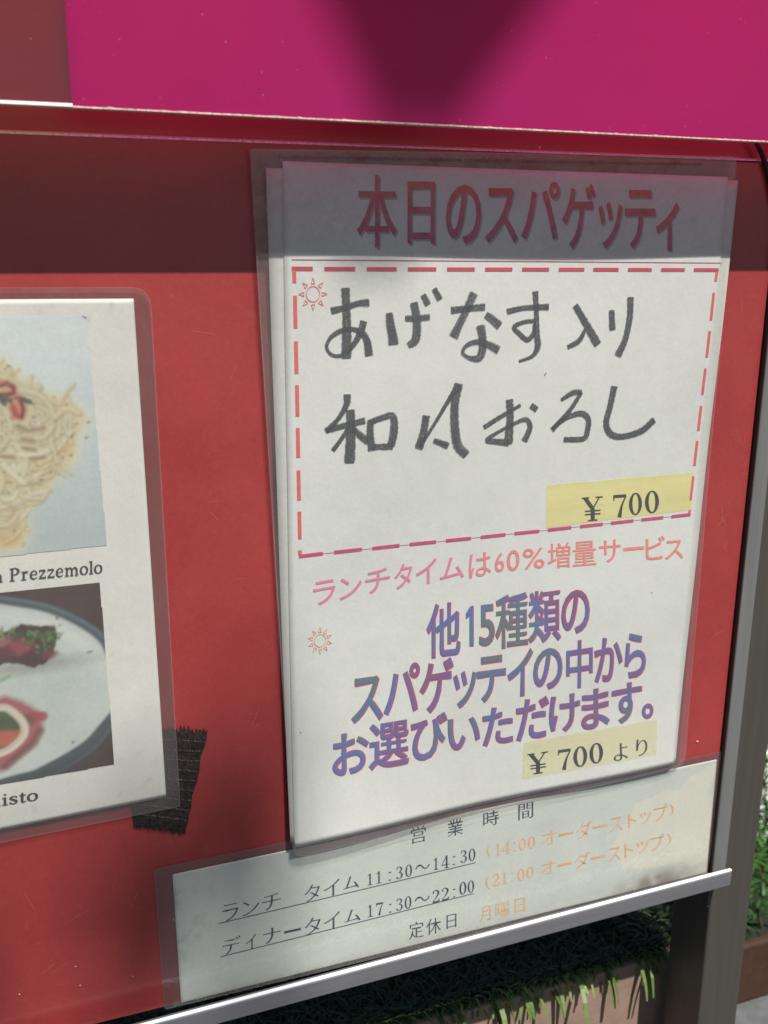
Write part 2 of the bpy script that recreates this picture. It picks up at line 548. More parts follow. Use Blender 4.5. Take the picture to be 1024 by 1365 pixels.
LOW = {
 'P': (.80, [[(.19, 0, .17), (.19, 1, .17)], [(.19, .965, .07), (.45, .965, .08), (.63, .74, .18), (.45, .5, .08), (.19, .49, .06)], [(.02, .035, .07), (.38, .035, .07)], [(.02, .965, .07), (.3, .965, .07)]]),
 'r': (.58, [[(.19, 0, .16), (.19, .66, .16)], [(.02, .035, .07), (.38, .035, .07)], [(.02, .64, .06), (.2, .64, .06)], [(.22, .45, .06), (.34, .63, .10), (.48, .58, .17)]]),
 'e': (.64, [[(.12, .36, .06), (.52, .36, .06)], [(.52, .38, .13), (.46, .6, .08), (.3, .66, .07), (.14, .5, .13), (.11, .34, .16), (.17, .12, .13), (.34, .03, .08), (.55, .15, .05)]]),
 'z': (.60, [[(.07, .62, .11), (.5, .62, .11)], [(.5, .62, .09), (.07, .05, .09)], [(.05, .05, .11), (.54, .05, .11)], [(.07, .65, .05), (.07, .47, .05)], [(.53, .03, .05), (.53, .22, .05)]]),
 'm': (1.10, [[(.19, 0, .15), (.19, .66, .15)], [(.54, 0, .15), (.54, .5, .15)], [(.89, 0, .15), (.89, .5, .15)], [(.2, .46, .06), (.4, .63, .1), (.54, .48, .15)], [(.55, .46, .06), (.75, .63, .1), (.89, .48, .15)],
       [(.03, .035, .06), (.34, .035, .06)], [(.4, .035, .06), (.68, .035, .06)], [(.76, .035, .06), (1.04, .035, .06)], [(.02, .63, .06), (.2, .63, .06)]]),
 'n': (.76, [[(.19, 0, .15), (.19, .66, .15)], [(.56, 0, .15), (.56, .48, .15)], [(.2, .46, .06), (.4, .63, .1), (.56, .46, .15)], [(.03, .035, .06), (.34, .035, .06)], [(.42, .035, .06), (.72, .035, .06)], [(.02, .63, .06), (.2, .63, .06)]]),
 'o': (.66, [('c', ell(.32, .335, .235, .31, .16, .06))]),
 'l': (.38, [[(.19, 0, .15), (.19, 1, .15)], [(.03, .035, .06), (.35, .035, .06)], [(.03, .97, .06), (.2, .97, .06)]]),
 'i': (.38, [[(.19, 0, .15), (.19, .66, .15)], [(.19, .85, .16), (.19, .93, .16)], [(.03, .035, .06), (.35, .035, .06)], [(.03, .63, .06), (.2, .63, .06)]]),
 's': (.54, [[(.44, .52, .08), (.36, .64, .06), (.2, .62, .09), (.1, .5, .14), (.24, .37, .15), (.42, .24, .15), (.4, .08, .1), (.22, .03, .07), (.07, .16, .1)], [(.44, .64, .04), (.44, .48, .04)], [(.07, .02, .04), (.07, .2, .04)]]),
 't': (.44, [[(.2, .85, .08), (.2, .6, .15), (.2, .15, .15), (.28, .03, .09), (.42, .12, .05)], [(.04, .62, .07), (.4, .62, .07)]]),
 ' ': (.40, []),
}

def quad_map(q, u, v):
    """q = TL TR BR BL in board mm; u to the right, v upward, both 0..1"""
    x0, z0, x1, z1, x2, z2, x3, z3 = q
    bx, bz = x3 + (x2 - x3) * u, z3 + (z2 - z3) * u
    tx, tz = x0 + (x1 - x0) * u, z0 + (z1 - z0) * u
    return bx + (tx - bx) * v, bz + (tz - bz) * v

def put_glyph(mb, c, q, dfun, lift, colfun=None, bold=0.0, mincho=False, serif=True, shift=(0, 0), grow=0.0):
    if serif and c in SERIF and mincho:
        polys = []
        for i, s_ in enumerate(SERIF[c]):
            closed = isinstance(s_, tuple)
            P = s_[1] if closed else smooth_pts(s_, 5)
            vs, fs, _ = ribbon(P, closed, False)
            polys.append((vs, fs, i * 0.012))
        allv = [v for p in polys for v in p[0]]
        x0 = min(v[0] for v in allv); x1 = max(v[0] for v in allv)
        y0 = min(v[1] for v in allv); y1 = max(v[1] for v in allv)
    else:
        V, F, (x0, y0, x1, y1) = font_glyph(c, bold, mincho)
        if grow:
            V, F, _ = font_glyph(c, bold + grow, mincho)
        polys = [([tuple(v) for v in V], F, 0)]
    for vs, fs, dz in polys:
        out, cs = [], []
        for (x, y) in vs:
            X, Z = quad_map(q, (x - x0) / max(x1 - x0, 1e-6), (y - y0) / max(y1 - y0, 1e-6))
            X += shift[0]; Z += shift[1]
            out.append(W(X, Z, dfun(X, Z) + lift + dz))
            if colfun:
                cs.append(colfun(X, Z, (y - y0) / max(y1 - y0, 1e-6)))
        mb.add(out, fs, cs if colfun else None)

def put_chars(mb, chars, dfun, lift=0.15, **kw):
    for c, q in chars:
        put_glyph(mb, c, q, dfun, lift, **kw)

def put_word(mb, word, q, dfun, lift=0.15):
    tot = sum(LOW[c][0] for c in word)
    x = 0
    for c in word:
        for i, s_ in enumerate(LOW[c][1]):
            closed = isinstance(s_, tuple)
            P = s_[1] if closed else smooth_pts(s_, 5)
            vs, fs, _ = ribbon(P, closed, False)
            out = []
            for (a, b) in vs:
                X, Z = quad_map(q, (x + a) / tot, b)
                out.append(W(X, Z, dfun(X, Z) + lift + i * 0.012))
            mb.add(out, fs)
        x += LOW[c][0]

def put_line(mb, pts, width, dfun, lift, colfun=None, n=24, closed=False):
    P = []
    for i in range(len(pts) - 1 + (1 if closed else 0)):
        a, b = pts[i], pts[(i + 1) % len(pts)]
        k = n if not closed else 1
        for t in range(k):
            P.append((a[0] + (b[0] - a[0]) * t / k, a[1] + (b[1] - a[1]) * t / k, width))
    if not closed:
        P.append((*pts[-1], width))
    vs, fs, _ = ribbon(P, closed, False)
    mb.add([W(x, z, dfun(x, z) + lift) for x, z in vs], fs, [colfun(x, z, 0) for x, z in vs] if colfun else None)

def vnoise(x, z, s, seed=0):
    """cheap value noise on arrays of mm coordinates"""
    r = np.random.default_rng(seed)
    T = r.random((64, 64))
    X, Z = np.asarray(x) / s + 100.3, np.asarray(z) / s + 77.7
    xi, zi = np.floor(X).astype(int), np.floor(Z).astype(int)
    fx, fz = X - xi, Z - zi
    fx = fx * fx * (3 - 2 * fx); fz = fz * fz * (3 - 2 * fz)
    g = lambda a, b: T[a % 64, b % 64]
    return (g(xi, zi) * (1 - fx) + g(xi + 1, zi) * fx) * (1 - fz) + (g(xi, zi + 1) * (1 - fx) + g(xi + 1, zi + 1) * fx) * fz

def fbm(x, z, s, seed=0, oc=4):
    v, a, t = 0, 1, 0
    for i in range(oc):
        v = v + a * vnoise(x, z, s / 2 ** i, seed + i); t += a; a *= 0.55
    return v / t

def sheet(name, q, dfun, mat, parent, colfun, nx=60, nz=80, thick=0.12):
    """a sheet of paper: front grid plus its edges, with painted colours"""
    mb = MB()
    U, Vv = np.meshgrid(np.linspace(0, 1, nx + 1), np.linspace(0, 1, nz + 1))
    x0, z0, x1, z1, x2, z2, x3, z3 = q
    bx, bz = x3 + (x2 - x3) * U, z3 + (z2 - z3) * U
    tx, tz = x0 + (x1 - x0) * U, z0 + (z1 - z0) * U
    X, Z = bx + (tx - bx) * Vv, bz + (tz - bz) * Vv
    D = np.vectorize(dfun)(X, Z)
    Cc = colfun(X, Z)
    n1 = nx + 1
    for back in (0, 1):
        vs = [W(x, z, d - back * thick) for x, z, d in zip(X.ravel(), Z.ravel(), D.ravel())]
        fs = []
        for j in range(nz):
            for i in range(nx):
                a = j * n1 + i
                fs.append((a, a + 1, a + 1 + n1, a + n1) if not back else (a, a + n1, a + 1 + n1, a + 1))
        if back and nx * nz > 20000:
            break
        mb.add(vs, fs, Cc.reshape(-1, 3))
    if nx * nz <= 20000:
        N = n1 * (nz + 1)
        rim = [i for i in range(n1)] + [j * n1 + nx for j in range(1, nz + 1)] + [nz * n1 + i for i in range(nx - 1, -1, -1)] + [j * n1 for j in range(nz - 1, 0, -1)]
        for a, b in zip(rim, rim[1:] + rim[:1]):
            mb.f.append((b, a, a + N, b + N))
    return mb.build(name, mat, parent, smooth=True)

def rounded(q, rads, n=6):
    """rounded outline of a quad TL TR BR BL"""
    P = [np.array(q[i:i + 2], float) for i in (0, 2, 4, 6)]
    out = []
    for i in range(4):
        p, a, b, r = P[i], P[i - 1], P[(i + 1) % 4], rads[i]
        da = (a - p) / np.linalg.norm(a - p); db = (b - p) / np.linalg.norm(b - p)
        if r < 0.05:
            out.append(tuple(p)); continue
        for t in np.linspace(0, 1, n):
            out.append(tuple((1 - t) ** 2 * (p + da * r) + 2 * t * (1 - t) * p + t * t * (p + db * r)))
    return out

def film(name, outline, dfun, lift, mat, parent, rings=14):
    """film sheet: concentric rings of the outline so that it can follow the curve of the sheet"""
    c = np.mean(outline, axis=0)
    mb = MB()
    n = len(outline)
    vs, fs = [], []
    for k in range(rings):
        s_ = 1 - k / rings
        for p in outline:
            x, z = c[0] + (p[0] - c[0]) * s_, c[1] + (p[1] - c[1]) * s_
            vs.append(W(x, z, dfun(x, z) + lift))
    vs.append(W(c[0], c[1], dfun(*c) + lift))
    for k in range(rings - 1):
        for i in range(n):
            j = (i + 1) % n
            fs.append((k * n + i, (k + 1) * n + i, (k + 1) * n + j, k * n + j))
    for i in range(n):
        fs.append(((rings - 1) * n + i, len(vs) - 1, (rings - 1) * n + (i + 1) % n))
    mb.add(vs, fs)
    return mb.build(name, mat, parent, smooth=True)

def dense(outline, step=6):
    out = []
    for i in range(len(outline)):
        a, b = np.array(outline[i]), np.array(outline[(i + 1) % len(outline)])
        k = max(1, int(np.linalg.norm(b - a) / step))
        for t in range(k):
            out.append(tuple(a + (b - a) * t / k))
    return out

def rimline(name, outline, dfun, lift, w, parent):
    mb = MB()
    put_line(mb, outline, w, dfun, lift, closed=True)
    return mb.build(name, M_film_edge, parent)

# ------------------------------------------------------------------ ground
m, nt, out = nodes('asphalt')
n1 = noise(nt, 3, 6); n2 = noise(nt, 160, 3)
cc = mixc(nt, rng_map(nt, n1, 0.3, 0.7), (0.050, 0.050, 0.052), (0.070, 0.069, 0.068))
cc = mixc(nt, rng_map(nt, n2, 0.3, 0.7, 0, 0.5), cc, (0.035, 0.035, 0.036))
bsdf(nt, out, cc, 0.85, 0.3, nrm=bump(nt, n2, 0.4, 0.002))
M_ground = m
mb = MB(); mb.add([(-60, -60, 0), (60, -60, 0), (60, 60, 0), (-60, 60, 0)], [(0, 1, 2, 3)])
tag(mb.build('road', M_ground), kind='structure')
M_pave = simple('pale_paving', (0.62, 0.61, 0.57), 0.85, 0.3, 0.15, 50, 0.002)
mb = MB(); mb.box(0.30, 6.0, 0.3932, 6.0, -0.02, 0.010)
tag(mb.build('pavement', M_pave), kind='structure')

M_kerb = simple('concrete_kerb', (0.12, 0.122, 0.125), 0.85, 0.3, 0.2, 60, 0.002)
mb = MB(); mb.box(0.36, 3.0, 0.28, 0.393, -0.02, 0.012)
tag(mb.build('kerb', M_kerb, bevel=0.006), kind='structure')

# ------------------------------------------------------------------ the menu stand
stand = empty('menu_stand', (0, 0, 0))
tag(stand, 'red and magenta menu display stand with a brown metal post and a silver bottom rail', 'menu stand')

mb = MB(); mb.box(-0.420, 0.1838, 0.0, 0.012, ZB - 0.2132, ZB + 0.300)
mb.build('back_board', M_red, stand)
# red face plate, the glint along its top edge is painted in pale cream
mb = MB(); mb.box(-0.420, 0.1832, -0.0022, -0.0002, ZB - 0.2130, ZB + 0.1425)
mb.build('red_panel', M_red, stand)
mb = MB()
mb.add([W(-420, 141.4, 2.3), W(183, 143.9, 2.3), W(183, 144.6, 0.3), W(-420, 142.1, 0.3), W(183, 143.3, 2.4), W(-420, 140.8, 2.4)], [(0, 1, 2, 3), (0, 5, 4, 1)])
mb.build('panel_edge', simple('painted_glint_edge', (0.95, 0.86, 0.74), 0.25, 0.9, 0.5, 1500), stand)

mb = MB()
for (x, z), r0 in zip([(168.42,-133.78),(-134.66,-192.28),(-158.37,-189.84),(-135.8,-182.75),(-113.32,-193.88),(133.69,-92.19)], (.75, .35, .35, .3, .3, .25)):
    ps = [W(x + r0 * math.cos(t), z + r0 * math.sin(t), 2.4) for t in np.linspace(0, 6.28, 8, endpoint=False)]
    mb.add(ps + [W(x, z, 2.4 + r0 * .8)], [(i, (i + 1) % 8, 8) for i in range(8)])
tag(mb.build('pale_pin_dots', M_edge, stand), kind='stuff')
mb = MB()
rs_ = random.Random(12)
for i in range(46):
    x, z = rs_.choice([(rs_.uniform(-135, -30), rs_.uniform(60, 92)), (rs_.uniform(-95, -25), rs_.uniform(-190, 90)), (rs_.uniform(-160, -40), rs_.uniform(-205, -150)), (rs_.uniform(166, 181), rs_.uniform(-130, 90))])
    a_ = rs_.gauss(0.6, .9); L_ = rs_.uniform(1.5, 9)
    put_line(mb, [(x, z), (x + L_ * math.cos(a_), z + L_ * math.sin(a_))], rs_.uniform(.05, .12), lambda x, z: 2.3, 0.0, n=3)
tag(mb.build('scratches', make_film('pale_scratch', (1, 1, 1), (0.75, 0.5, 0.48), 0.35, 0.1), stand), kind='stuff')

# header: magenta film sheet standing 30 mm in front of the board, mauve at the left
HY0, HY1 = -0.030, -0.0275
def slab(x0, x1, zl, zr, zt, y0, y1):
    m_ = MB()
    m_.add([(x0, y0, ZB + zl), (x1, y0, ZB + zr), (x1, y0, ZB + zt), (x0, y0, ZB + zt), (x0, y1, ZB + zl), (x1, y1, ZB + zr), (x1, y1, ZB + zt), (x0, y1, ZB + zt)],
           [(0, 1, 2, 3), (4, 0, 3, 7), (1, 5, 6, 2), (3, 2, 6, 7)])
    return m_
slab(-0.1157, 0.34, 0.1483, 0.1478, 0.42, HY0, HY1).build('header_panel', M_magenta, stand)
slab(-0.42, -0.1157, 0.1472, 0.1483, 0.42, HY0, HY1).build('mauve_header_panel', M_mauve, stand)
mb = MB()
xs = np.linspace(-0.1157, 0.34, 400)
vs, fs = [], []
for i, x in enumerate(xs):
    j = 0.00012 * (random.random() - 0.3) + (0.00022 if random.random() < 0.06 else 0)
    vs += [(x, HY0 - 0.0002, ZB + 0.1483 + 0.0001 + j), (x, HY0 - 0.0003, ZB + 0.1479), (x, HY1, ZB + 0.1477)]
    if i:
        a = 3 * (i - 1); fs += [(a, a + 1, a + 4, a + 3), (a + 1, a + 2, a + 5, a + 4)]
mb.add(vs, fs)
mb.build('header_edge', M_edge, stand)
mb = MB(); mb.add([(-0.42, HY0 - 0.0002, ZB + 0.1482), (-0.1155, HY0 - 0.0002, ZB + 0.1491), (-0.1155, HY0 - 0.0004, ZB + 0.1481), (-0.42, HY0 - 0.0004, ZB + 0.1470), (-0.1155, HY1, ZB + 0.1478), (-0.42, HY1, ZB + 0.1467)],
                  [(0, 3, 2, 1), (3, 5, 4, 2)])
mb.build('white_header_edge', M_edge_white, stand)
mb = MB(); mb.box(-0.42, 0.34, HY1, 0.012, ZB + 0.4215, ZB + 0.4245); mb.build('header_cap', M_post, stand)

# post, grey return strip, rail
mb = MB(); mb.box(0.1858, 0.2125, -0.004, 0.026, 0.0, ZB + 0.40)
mb.build('post', M_post, stand, bevel=0.0012)
mb = MB(); mb.box(-0.4500, -0.4220, -0.004, 0.026, 0.0, ZB + 0.40)
mb.build('post', M_post, stand, bevel=0.0012)
mb = MB(); mb.box(0.1838, 0.1922, -0.0056, -0.0042, ZB - 0.2165, ZB + 0.30)
mb.build('side_strip', M_strip, stand, bevel=0.0006)
mb = MB(); mb.box(0.1840, 0.1855, -0.0040, 0.0, ZB - 0.2330, ZB + 0.30)
mb.build('strip_gasket', M_post, stand)
mb = MB()
a, b = (-0.42, -0.2144), (0.1885, -0.2045)
def railbox(h0, h1, y0, y1, name, mat, bev, xe=0.0):
    m_ = MB()
    vs = []
    for (x, z) in (a, (b[0] + xe, b[1])):
        for y in (y0, y1):
            for h in (h0, h1):
                vs.append((x, y, ZB + z + h))
    m_.add(vs, [(0, 1, 3, 2), (4, 6, 7, 5), (0, 4, 5, 1), (2, 3, 7, 6), (0, 2, 6, 4), (1, 5, 7, 3)])
    return m_.build(name, mat, stand, bevel=bev)
railbox(-0.0093, -0.0009, -0.0145, -0.0125, 'rail', M_alu, 0.0005)
railbox(-0.0009, 0.0000, -0.0144, -0.0126, 'rail_lip', M_rail_highlight, 0.0003)
railbox(-0.0093, -0.0080, -0.0124, -0.0026, 'rail_floor', M_alu, 0.0)
# black cable at the top right corner
mb = MB()
P = smooth_pts([(*p, 1.6) for p in [(166.63,151.83),(170.33,147.71),(173.82,142.3),(177.73,134.03),(184.12,116.75)]], 6)
ring = 8
vs, fs = [], []
for i, p in enumerate(P):
    for k in range(ring):
        t = 2 * math.pi * k / ring
        vs.append(W(p[0] + 1.1 * math.cos(t), p[1], 3.5 + 1.1 * math.sin(t)))
    if i:
        for k in range(ring):
            fs.append(((i - 1) * ring + k, (i - 1) * ring + (k + 1) % ring, i * ring + (k + 1) % ring, i * ring + k))
mb.add(vs, fs)
tag(mb.build('cable', M_dark, None, smooth=True), 'thin black cable looping beside the top right corner of the red board', 'cable')

# ------------------------------------------------------------------ rough surface patch of black hook tape
def velcro():
    root = empty('hook_tape', W(-110, -125, 2.4))
    tag(root, 'frayed black hook and loop tape patch stuck behind the corner of the food photo sheet', 'tape')
    inv = Matrix.Translation(-Vector(root.location))
    top = [(-111.62,-76.68),(-77.15,-84.55)]
    bot = [(-108.89,-120.74),(-88.55,-128.57)]
    mb = MB()
    vs, fs = [], []
    n = 22
    for i in range(n * 2 + 1):
        t = i / (2 * n)
        tooth = (0.0 if i % 2 else 2.4) + random.uniform(-1.0, 1.0)
        tx, tz = top[0][0] + (top[1][0] - top[0][0]) * t, top[0][1] + (top[1][1] - top[0][1]) * t - 1.6 + tooth * (0.4 + 0.6 * min(1, max(0, (t - .4) * 3)))
        bx, bz = bot[0][0] + (bot[1][0] - bot[0][0]) * t, bot[0][1] + (bot[1][1] - bot[0][1]) * t + random.uniform(-2.2, 1.2)
        m_ = 8
        for k in range(m_ + 1):
            s_ = k / m_
            wob = 0.5 * math.sin(k * 2.2 + i) * (1 if 0 < k < m_ else 0)
            vs.append(W(tx + (bx - tx) * s_ + (wob if i == 2 * n else 0), tz + (bz - tz) * s_, 2.75 + 0.25 * (k % 2)))
        if i:
            for k in range(m_):
                a_ = (i - 1) * (m_ + 1) + k
                fs.append((a_, a_ + 1, a_ + m_ + 2, a_ + m_ + 1))
    mb.add([inv @ Vector(v) for v in vs], fs)
    mb.build('tape_base', M_velcro, root)
    mb = MB()
    for r_ in range(9):
        for c_ in range(26):
            t, s_ = (c_ + 0.5) / 26, (r_ + 0.8) / 9.6
            x = top[0][0] + (top[1][0] - top[0][0]) * t; z = top[0][1] + (top[1][1] - top[0][1]) * t - 2
            x2 = bot[0][0] + (bot[1][0] - bot[0][0]) * t; z2 = bot[0][1] + (bot[1][1] - bot[0][1]) * t + 1
            x, z = x + (x2 - x) * s_ + random.uniform(-.15, .15), z + (z2 - z) * s_ + random.uniform(-.15, .15)
            w, h = random.uniform(.25, .5), random.uniform(.15, .5)
            p = [W(x - w, z - h, 3.0), W(x + w, z - h, 3.0), W(x + w, z + h, 3.0), W(x - w, z + h, 3.0), W(x, z + h * .6, 3.35)]
            mb.add([inv @ Vector(v) for v in p], [(0, 1, 4), (1, 2, 4), (2, 3, 4), (3, 0, 4)])
    o = mb.build('hook_rows', M_velcro2, root)
    tag(o, kind='stuff')
    mb = MB()
    for i in range(520):
        t = random.random()
        x = bot[0][0] + (bot[1][0] - bot[0][0]) * t; z = bot[0][1] + (bot[1][1] - bot[0][1]) * t + 1.0
        z += random.uniform(-.5, 2)
        l = random.uniform(1.5, 5.5)
        dx = random.uniform(-1.2, 1.2)
        mb.add([inv @ Vector(W(x - .12, z, 2.9)), inv @ Vector(W(x + .12, z, 2.9)), inv @ Vector(W(x + dx, z - l, 2.6))], [(0, 1, 2)])
    tag(mb.build('frayed_fibres', M_velcro, root), kind='stuff')
M_velcro = simple('black_hook_tape', (0.032, 0.024, 0.022), 0.85, 0.2, 0.5, 700, 0.001)
M_velcro2 = simple('hook_tape_ridges', (0.10, 0.085, 0.08), 0.7, 0.3, 0.6, 900)
velcro()

# ------------------------------------------------------------------ opening hours notice
def flat(d):
    return lambda x, z: d
def hours_d(x, z):
    return 2.9
hq = [v for p in [(-94.5,-148.38),(181.34,-145.8),(182.11,-212.48),(-93.82,-212.99)] for v in p]
hours = empty('opening_hours_notice', (0, 0, 0))
tag(hours, 'laminated opening hours notice in small serif print, lowest sheet just above the silver rail', 'notice')
fo = rounded([v for p in [(-101.72,-144.18),(186.47,-141.86),(182.42,-215.28),(-101.14,-213.92)] for v in p], (2.5, 0, 0, 2))
film('lamination_back', dense(fo), flat(2.5), 0.0, M_lam_back, hours)
rimline('lamination_rim', fo, flat(2.5), 0.35, 0.25, hours)
st_c = (147.99,-207.14)
pool = [(121.53,-183.66),(134.84,-158.99),(159.3,-158.37),(178.77,-147.66),(184.81,-202.26),(175.58,-204.65),(147.66,-203.52),(126.94,-196.94)]
def in_poly(X, Z, poly):
    r = np.zeros(X.shape, bool)
    j = len(poly) - 1
    for i in range(len(poly)):
        xi, zi = poly[i]; xj, zj = poly[j]
        c_ = ((zi > Z) != (zj > Z)) & (X < (xj - xi) * (Z - zi) / (zj - zi + 1e-9) + xi)
        r ^= c_
        j = i
    return r
def hours_col(X, Z):
    base = np.zeros(X.shape + (3,)) + np.array(lin((212, 216, 206)))
    n = fbm(X, Z, 30, 3)[..., None]
    base = base * (0.93 + 0.12 * n)
    w1, w2 = (fbm(X, Z, 14, 50) - .5) * 10, (fbm(X, Z, 14, 60) - .5) * 10
    pl = in_poly(X + w1, Z + w2, pool)[..., None]
    base = np.where(pl, np.array(lin((224, 222, 206))) * (0.97 + 0.05 * n), base)
    # soot along the bottom edge and a brown burn at the lower right
    zb = hq[7] + (hq[5] - hq[7]) * (X - hq[6]) / (hq[4] - hq[6])
    e = np.clip(1 - (Z - zb) / 4.0, 0, 1) ** 2 * (0.25 + 0.75 * fbm(X, Z, 6, 9))
    base = base * (1 - 0.45 * e[..., None]) + np.array((.16, .11, .07)) * 0.35 * e[..., None]
    dx, dz = (X - st_c[0] - 2) / 26, (Z - zb - 1) / 9.5
    g = np.exp(-(dx ** 2 + dz ** 2) * 1.5) * np.clip(fbm(X, Z, 5, 21) * 2.0 - .1, 0, 1)
    base = base * (1 - 0.85 * g[..., None]) + np.array((.17, .10, .06)) * 0.75 * g[..., None]
    # grey smudges near the left edge
    s_ = np.clip(fbm(X, Z, 7, 33) - 0.60, 0, 1) * 3 * np.clip(1 - (X - hq[0]) / 25, 0, 1)
    base = base * (1 - np.clip(s_ * .5, 0, .3)[..., None])
    # water creases just beneath the sheet above
    return np.clip(base, 0, 1)
sheet('notice_paper', hq, hours_d, M_paper, hours, hours_col, 190, 80, 0.1)
mb = MB()
put_chars(mb, [('営',(13.04,-149.28,20.47,-149.16,20.63,-157.66,13.17,-157.75)),
('業',(31.23,-149.36,39.17,-149.23,39.43,-158.02,31.45,-158.1)),
('ラ',(-74.17,-168.45,-67.05,-168.43,-67.3,-176.57,-74.46,-176.55)),
('ン',(-65.45,-169.11,-57.95,-169.09,-58.13,-176.06,-65.65,-176.04)),
('チ',(-56.55,-167.99,-48.26,-167.96,-48.42,-175.74,-56.74,-175.72)),
('タ',(-37.46,-167.79,-30.21,-167.76,-30.3,-175.97,-37.58,-175.95)),
('イ',(-28.5,-167.59,-21.01,-167.56,-21.04,-175.67,-28.57,-175.65)),
('ム',(-19.41,-167.69,-11.82,-167.67,-11.81,-174.22,-19.44,-174.21)),
('1',(-7.84,-168.38,-5.32,-168.37,-5.3,-174.48,-7.82,-174.47)),
('1',(-3.54,-168.26,-1.01,-168.25,-0.96,-174.54,-3.51,-174.54)),
(':',(2.45,-169.83,3.65,-169.82,3.69,-174.36,2.49,-174.36)),
('3',(6.04,-168.01,9.37,-168,9.45,-174.66,6.11,-174.66)),
('0',(10.58,-168.09,13.93,-168.08,14.03,-174.6,10.67,-174.6)),
('〜',(15.48,-169.36,22.86,-169.34,22.92,-172.3,15.53,-172.3)),
('1',(24.68,-167.65,27.17,-167.64,27.31,-174.06,24.82,-174.05)),
('4',(28.72,-167.59,32.63,-167.57,32.8,-174.35,28.88,-174.34)),
(':',(34.39,-168.89,35.65,-168.89,35.78,-173.53,34.51,-173.53))], hours_d, 0.1, mincho=True)
put_chars(mb, [('時',(49.44,-148.87,57.51,-148.73,57.83,-156.72,49.73,-156.81)),
('間',(67.81,-148.67,75.75,-148.53,76.18,-156.96,68.2,-157.04)),
('3',(38.19,-166.82,41.71,-166.8,41.92,-173.51,38.39,-173.51)),
('0',(42.52,-166.96,46.05,-166.94,46.28,-173.67,42.73,-173.67))], hours_d, 0.1, mincho=True)
mb.build('lettering', M_ink_navy, hours)
mb = MB()
put_chars(mb, [('デ',(-74.76,-185.15,-66.61,-185.23,-66.87,-193.53,-75.05,-193.4)),
('ィ',(-64.31,-186.18,-59.77,-186.23,-59.96,-193.48,-64.52,-193.4)),
('ナ',(-56.56,-185.15,-48.61,-185.23,-48.76,-192.85,-56.75,-192.73)),
('ー',(-46.98,-188.22,-39.46,-188.31,-39.49,-189.91,-47.01,-189.81)),
('タ',(-37.56,-184.72,-30.09,-184.79,-30.18,-193.32,-37.68,-193.21)),
('イ',(-28.65,-184.44,-20.94,-184.51,-20.98,-193.1,-28.72,-192.98)),
('ム',(-18.89,-185.13,-11.06,-185.21,-11.06,-191.73,-18.91,-191.62)),
('1',(-7.64,-184.87,-5.1,-184.9,-5.07,-191.29,-7.62,-191.25)),
('7',(-3.6,-184.84,-0.14,-184.88,-0.09,-191.62,-3.57,-191.57)),
(':',(2.75,-186.81,3.96,-186.82,4.01,-191.44,2.79,-191.42)),
('3',(6.23,-184.96,9.58,-184.99,9.67,-191.62,6.3,-191.57)),
('0',(10.5,-184.86,13.88,-184.89,13.98,-191.71,10.59,-191.66)),
('〜',(15.45,-186.42,23.21,-186.5,23.27,-189.51,15.49,-189.41)),
('2',(24.43,-184.82,28.19,-184.86,28.35,-191.91,24.58,-191.86)),
('2',(29.13,-184.8,32.92,-184.83,33.1,-191.91,29.3,-191.85)),
(':',(35.03,-186.6,36.3,-186.61,36.43,-191.34,35.15,-191.32))], hours_d, 0.1, mincho=True)
put_chars(mb, [('0',(38.21,-183.88,41.92,-183.91,42.14,-190.92,38.41,-190.87)),
('0',(42.57,-184.04,45.98,-184.07,46.21,-190.93,42.78,-190.88))], hours_d, 0.1, mincho=True)
put_chars(mb, [('定',(12.86,-199.71,20.34,-199.86,20.51,-208.86,12.99,-208.67)),
('休',(21.6,-200.11,29.18,-200.26,29.39,-208.98,21.77,-208.78)),
('日',(32.04,-200.27,37.16,-200.38,37.37,-207.94,32.23,-207.81))], hours_d, 0.1, mincho=True)
mb.build('lettering', M_ink_navy, hours)
mb = MB()
put_line(mb, [(-75.9,-176.92),(46.34,-174.97)], 0.42, hours_d, 0.1)
put_line(mb, [(-75.85,-193.9),(46.11,-191.68)], 0.42, hours_d, 0.1)
mb.build('underline', M_ink_navy, hours)
mb = MB()
put_chars(mb, [('(',(52.03,-166.54,53.98,-166.58,54.24,-173.34,52.28,-173.3)),
('1',(56.78,-167.14,59.24,-167.19,59.51,-173.64,57.04,-173.59)),
('4',(60.22,-166.91,64.51,-166.99,64.81,-173.8,60.5,-173.71)),
(':',(65.9,-168.54,67.23,-168.56,67.45,-173.35,66.12,-173.32)),
('0',(69.01,-167.28,72.85,-167.35,73.17,-173.86,69.31,-173.78)),
('0',(73.85,-167.34,77.89,-167.41,78.24,-174.12,74.19,-174.04)),
('オ',(81.2,-165.99,89.72,-166.13,90.18,-173.93,81.61,-173.75)),
('ー',(90.75,-169.03,98.88,-169.17,98.99,-170.92,90.85,-170.76)),
('ダ',(100.04,-165.63,109.14,-165.77,109.77,-174.73,100.62,-174.53)),
('ー',(109.9,-169.02,118.24,-169.16,118.38,-170.93,110.02,-170.77)),
('ス',(119.49,-166.79,126.86,-166.9,127.48,-174.73,120.08,-174.58)),
('ト',(130.09,-166.65,134.82,-166.72,135.48,-174.6,130.73,-174.5)),
('ッ',(137.05,-167.22,143.67,-167.33,144.26,-173.99,137.62,-173.85)),
('プ',(144.76,-165.14,153.5,-165.27,154.36,-174.32,145.57,-174.14)),
(')',(154.48,-165.82,156.92,-165.86,157.62,-173.11,155.18,-173.07))], hours_d, 0.1, mincho=True)
